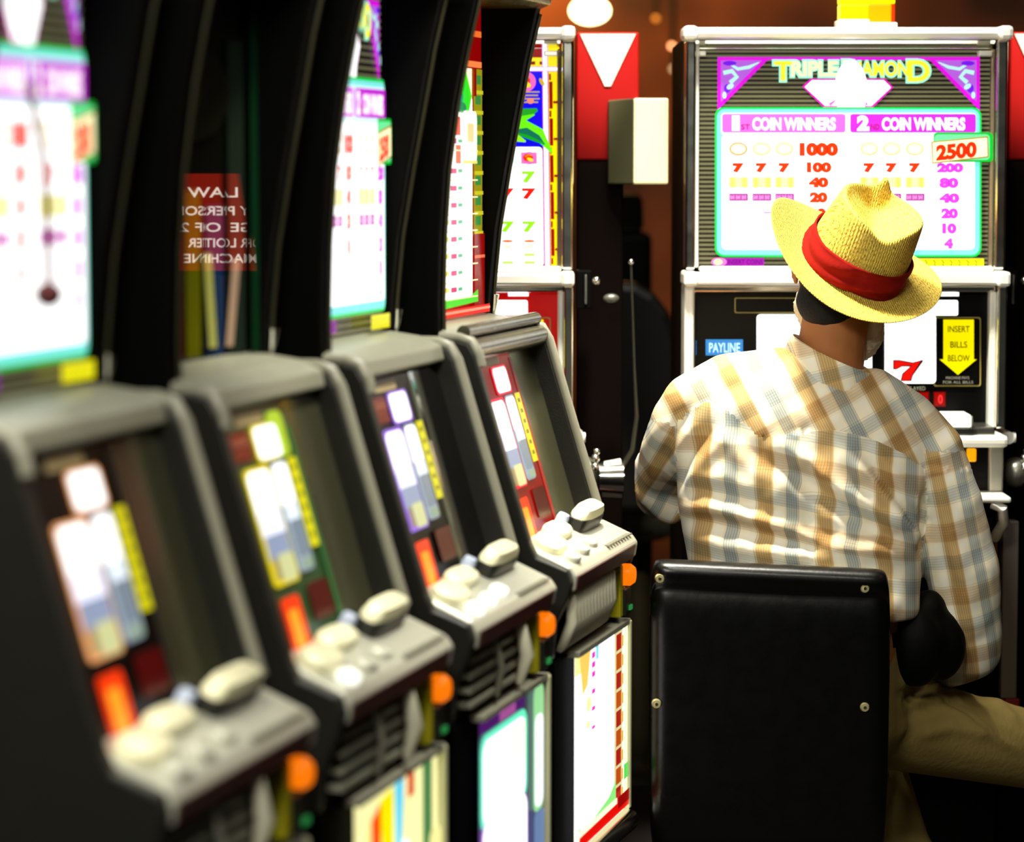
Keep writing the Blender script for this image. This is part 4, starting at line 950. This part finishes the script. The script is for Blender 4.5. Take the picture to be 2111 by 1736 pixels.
# --- trousers
kh = mat('khaki_cloth', 'a08a50', .85, spec=.15, bump=(90, .5))
tr = MB()
tr.loft([[(P(1655, q_, 5.11).x+math.cos(2*PI*k/30)*w_, 5.115+math.sin(2*PI*k/30)*d_, P(1655, q_, 5.11).z) for k in range(30)] for q_, w_, d_ in ((1235, .168, .110), (1290, .182, .128), (1340, .188, .134), (1420, .192, .142), (1500, .190, .145), (1540, .165, .13))], kh)
for a_, k_, n_ in ((RHip, RKnee, RAnk), (LHip, LKnee, LAnk)):
    chain(tr, [(a_, .094), (a_.lerp(k_, .5), .082), (k_, .070)], kh, .25); chain(tr, [(k_, .070), (k_.lerp(n_, .5), .060), (n_+Vector((0, 0, .04)), .056)], kh, .25)
me, cc = voxel(tr, .0068, 6); nm = normals(me); px, py = ppx(cc); disp = np.zeros(len(px))
for poly, w_, h_ in [([(1840, 1440), (1900, 1415), (1960, 1395)], 12, -.008), ([(1850, 1400), (1930, 1440), (2020, 1500), (2110, 1560)], 10, .006), ([(1905, 1385), (1935, 1400), (1925, 1430)], 8, .010), ([(1850, 1480), (1950, 1450), (2060, 1440)], 14, -.007),
                     ([(1860, 1460), (1900, 1420), (1910, 1390)], 9, -.010), ([(1990, 1400), (2060, 1450), (2110, 1500)], 9, .005), ([(1880, 1520), (1960, 1500), (2060, 1520)], 12, .006), ([(1930, 1430), (1990, 1470), (2060, 1530)], 4, -.004)]:
    d, sd, tt = dist(poly); disp += h_*np.exp(-(d/w_)**2)*np.clip(np.minimum(tt, 1-tt)*5, 0, 1)
cc = cc+nm*disp[:, None]; finish(me, 'trousers', cc, kh, root, OFF)
blk = mat('black_leather', '040403', .6, spec=.15, bump=(90, .2))
for a_ in (RAnk, LAnk):
    b = MB(); chain(b, [(a_+Vector((0, -.01, -.035)), .042), (a_+Vector((0, .05, -.05)), .042), (a_+Vector((0, .15, -.062)), .036), (a_+Vector((0, .19, -.066)), .028)], blk, .4)
    b.box(a_.x-.045, a_.x+.045, a_.y-.055, a_.y+.22, a_.z-.108, a_.z-.088, blk)
    me, cc = voxel(b, .008, 3); finish(me, 'shoe', cc, blk, root, OFF)
b = MB(); b.ball(P(1888, 1335, 5.07), (.052, .042, .072), blk, 16, 10); b.ball(P(1935, 1330, 5.10), (.050, .042, .066), blk, 16, 10); b.ball(P(1915, 1265, 5.10), (.034, .034, .045), blk, 16, 10)
me, cc = voxel(b, .007, 4); finish(me, 'black_waist_form', cc, blk, root, OFF)  # rounded black form between the waist and the right arm
b = MB(); n = 40
bt = [[(P(1655, q_, 5.11).x+math.cos(2*PI*k/n)*.187, 5.115+math.sin(2*PI*k/n)*.133, P(1655, q_, 5.11).z) for k in range(n)] for q_ in (1292, 1322)]
b.loft(bt, blk); b.build('belt', root, smooth=True, off=OFF)

# --- straw hat
def straw_mat():
    m = mat('straw', 'e6c85c', .7, spec=.25); nt = m.node_tree; N = nt.nodes; L = nt.links; b = N['Principled BSDF']
    uv = N.new('ShaderNodeAttribute'); uv.attribute_name = 'weave'
    mp = N.new('ShaderNodeMapping'); mp.inputs['Scale'].default_value = (760, 150, 1); L.new(uv.outputs['Vector'], mp.inputs[0])
    n1 = N.new('ShaderNodeTexNoise'); n1.inputs['Scale'].default_value = 1; n1.inputs['Detail'].default_value = 2; L.new(mp.outputs[0], n1.inputs[0])
    wv = N.new('ShaderNodeTexWave'); wv.inputs['Scale'].default_value = 75; wv.inputs['Distortion'].default_value = 1.5; wv.inputs['Detail'].default_value = 2; L.new(uv.outputs['Vector'], wv.inputs[0])
    cr = N.new('ShaderNodeValToRGB'); cr.color_ramp.elements[0].position = .34; cr.color_ramp.elements[1].position = .56
    cr.color_ramp.elements[0].color = (*lin('86661c'), 1); cr.color_ramp.elements[1].color = (*lin('e6ca58'), 1)
    L.new(n1.outputs[0], cr.inputs[0]); L.new(cr.outputs[0], b.inputs['Base Color'])
    ad = N.new('ShaderNodeMath'); ad.operation = 'ADD'; L.new(n1.outputs[0], ad.inputs[0]); L.new(wv.outputs[0], ad.inputs[1])
    bp = N.new('ShaderNodeBump'); bp.inputs['Strength'].default_value = .6; bp.inputs['Distance'].default_value = .0015; L.new(ad.outputs[0], bp.inputs['Height']); L.new(bp.outputs[0], b.inputs['Normal'])
    return m
STR = straw_mat()
def hat_pt(x, y, z): return HB+HM @ Vector((x, y, z))
NPH = 96
def crown_xy(t, z):
    k = z/.125; rx = .091*(1-.16*k**1.5); ry = .104*(1-.20*k**1.5)
    pinch = 1-.16*k*math.exp(-((math.sin(t)-.92)/.35)**2)      # pinched toward the front
    return rx*math.cos(t)*pinch, ry*math.sin(t)
def rimh(t):                                            # height of the crown edge above its mean: pinch in front, notch at the back
    fr_ = (t-PI/2-.10+PI) % (2*PI)-PI; bk_ = (t+PI/2-.30+PI) % (2*PI)-PI
    return .024*math.exp(-(fr_/.20)**2)-.020*math.exp(-(bk_/.42)**2)+.004*math.cos(2*t)
hb = MB(); rows = []; W = []
for i in range(9):                                      # brim, outer edge to crown
    f = i/8; row = []
    for j in range(NPH):
        t = 2*PI*j/NPH; bxx, byy = crown_xy(t, 0); ox, oy = .160*math.cos(t), .172*math.sin(t)
        x = ox+(bxx-ox)*f; y = oy+(byy-oy)*f; g = (1-f)**1.6
        left = max(0, -math.cos(t)); right = max(0, math.cos(t))
        z = g*(.044*left**2.2+.026*right**2-.010*max(0, math.sin(t))**2-.006*max(0, -math.sin(t)))
        x *= 1+.09*g*left
        row.append((x, y, z))
    rows.append(row)
for z in (.004, .02, .04, .06, .08, .10, .115, .124):
    rows.append([(*crown_xy(2*PI*j/NPH, z), z+rimh(2*PI*j/NPH)*(max(0, z-.06)/.064)**1.5) for j in range(NPH)])
for f in (.93, .84, .72, .58, .42, .26, .12, 0.02):     # teardrop dent
    row = []
    for j in range(NPH):
        t = 2*PI*j/NPH; x, y = crown_xy(t, .124); x *= f; y *= f
        rim = .124+rimh(t)
        dn = min(1, (1-f)/.35); dn = dn*dn*(3-2*dn)
        vx = math.exp(-(x/(.040*(1-.5*max(0, -y/.09))))**2)
        z = rim*(1-dn)+dn*(.118-.031*vx); z += .005*math.sin(min(1, (1-f)*6)*PI)
        row.append((x, y, z))
    rows.append(row)
vs = [hat_pt(*p_) for r_ in rows for p_ in r_]
hb.add(vs, [(i*NPH+j, i*NPH+(j+1) % NPH, (i+1)*NPH+(j+1) % NPH, (i+1)*NPH+j) for i in range(len(rows)-1) for j in range(NPH)]+[[(len(rows)-1)*NPH+j for j in range(NPH)]], STR)
b = hb; me = bpy.data.meshes.new('hat'); me.from_pydata([Vector(v)-OFF for v in b.v], [], b.f); me.materials.append(STR)
for p_ in me.polygons: p_.use_smooth = True
at = me.attributes.new('weave', 'FLOAT_VECTOR', 'POINT'); q = []
for i, r_ in enumerate(rows):
    for j, (x, y, z) in enumerate(r_): q += [x*.9+y*.3, z+y*.95-x*.3, 0]
at.data.foreach_set('vector', q)
hat = bpy.data.objects.new('hat', me); COL.objects.link(hat); hat.parent = root
so = hat.modifiers.new('thickness', 'SOLIDIFY'); so.thickness = .0028; ss = hat.modifiers.new('soft', 'SUBSURF'); ss.levels = 1; ss.render_levels = 1
# red cloth band with folds
redc = mat('red_cloth', '7e0c05', .9, spec=.15, bump=(120, .3))
b = MB(); rr = []
for i in range(13):
    f = i/12; row = []
    for j in range(NPH):
        t = 2*PI*j/NPH; zb = .002+f*.047
        x, y = crown_xy(t, zb)
        fold = .0035*math.exp(-((f-.5-.35*math.sin(t*1.0+.9))/.10)**2)+.002*math.sin(f*9+3*math.sin(t*2))
        knot = .006*math.exp(-((t-4.75)/.10)**2)*(1-abs(f-.5))
        o_ = 1+(.0055+fold-knot*.6)/.095
        row.append(hat_pt(x*o_, y*o_, zb+.003*math.sin(t*3)))
    rr.append(row)
vs = [p_ for r_ in rr for p_ in r_]
b.add(vs, [(i*NPH+j, i*NPH+(j+1) % NPH, (i+1)*NPH+(j+1) % NPH, (i+1)*NPH+j) for i in range(12) for j in range(NPH)], redc)
hbnd = b.build('hat_band', hat, smooth=True, off=OFF); s2 = hbnd.modifiers.new('thickness', 'SOLIDIFY'); s2.thickness = .003

# ------------------------------------------------------------------ player's chair
YC = 4.86
cr_ = empty('casino_chair', (P(1590, 1400, YC).x, YC, 0), 'black vinyl chair with four bright screws, the person sits on it', 'chair')
vin = mat('black_vinyl', '050505', .28, spec=.5, bump=(60, .12))
def cq(px_, py_): v = P(px_, py_, YC); return v.x-cr_.location.x, v.z
b = MB(); secs = []
# padded back: profile swept across the width, puffed top roll
x0, x1 = cq(1338, 1400)[0], cq(1838, 1400)[0]; zt0, zt1, zbt = cq(1340, 1153)[1], cq(1838, 1176)[1], .34
NX = 26
for i in range(NX+1):
    f = i/NX; x = x0+(x1-x0)*f; e = min(1, min(f, 1-f)*NX/2.0); e = math.sqrt(max(0, 1-(1-e)**2)) if e < 1 else 1; e = .35+.65*e
    zt = zt0+(zt1-zt0)*f-(1-e)*.012; sag = .004*math.sin(f*PI)
    pr = [(.0, zbt), (-.004, zbt+.05), (-.004, zt-.12), (-.002, zt-.062), (.006, zt-.046-sag), (-.004, zt-.040), (-.010, zt-.026), (-.008, zt-.012), (.004, zt-.003), (.020, zt), (.044, zt-.004), (.058, zt-.02), (.060, zt-.06), (.058, zbt+.03), (.052, zbt)]
    secs.append([(x, y*e+(1-e)*.02, z_) for y, z_ in pr])
b.loft(secs, vin); bk = b.build('backrest', cr_, smooth=True)
ss = bk.modifiers.new('soft', 'SUBSURF'); ss.levels = 1; ss.render_levels = 2
for sx_, sy_ in ((1360, 1192), (1782, 1212), (1353, 1450), (1782, 1457)):
    x, z_ = cq(sx_, sy_); b = MB(); b.tube([(x, -.002, z_), (x, -.0085, z_)], [.0085, .0068], mat('bright_brass', 'e8dca0', .25, metal=.6), 14); b.tube([(x, -.0085, z_), (x, -.010, z_)], [.0040, .0030], CHR, 6); b.build('screw', cr_, smooth=True)
b = MB(); b.ball((0.02, .27, .43), (.215, .215, .055), vin, 32, 14); b.build('seat', cr_, smooth=True)
b = MB(); b.tube([(0.02, .27, .03), (0.02, .27, .40)], .034, DARKM, 16); b.tube([(0.02, .27, 0), (0.02, .27, .02), (.02, .27, .05)], [.23, .22, .05], DARKM, 28); b.build('pedestal', cr_, smooth=True)
b = MB(); b.tube([(.02+.19*math.cos(t), .27+.19*math.sin(t), .26) for t in [PI*.0+PI*k/14 for k in range(15)]], .012, CHR); b.tube([(.02, .30, .26), (.02, .46, .26)], .010, CHR); b.build('foot_ring', cr_, smooth=True)
b = MB(); b.box(-.14, -.10, .03, .20, .40, .45, DARKM); b.box(.13, .17, .03, .20, .40, .45, DARKM); b.box(-.14, .17, .03, .06, .36, .62, DARKM); b.build('back_bracket', cr_)
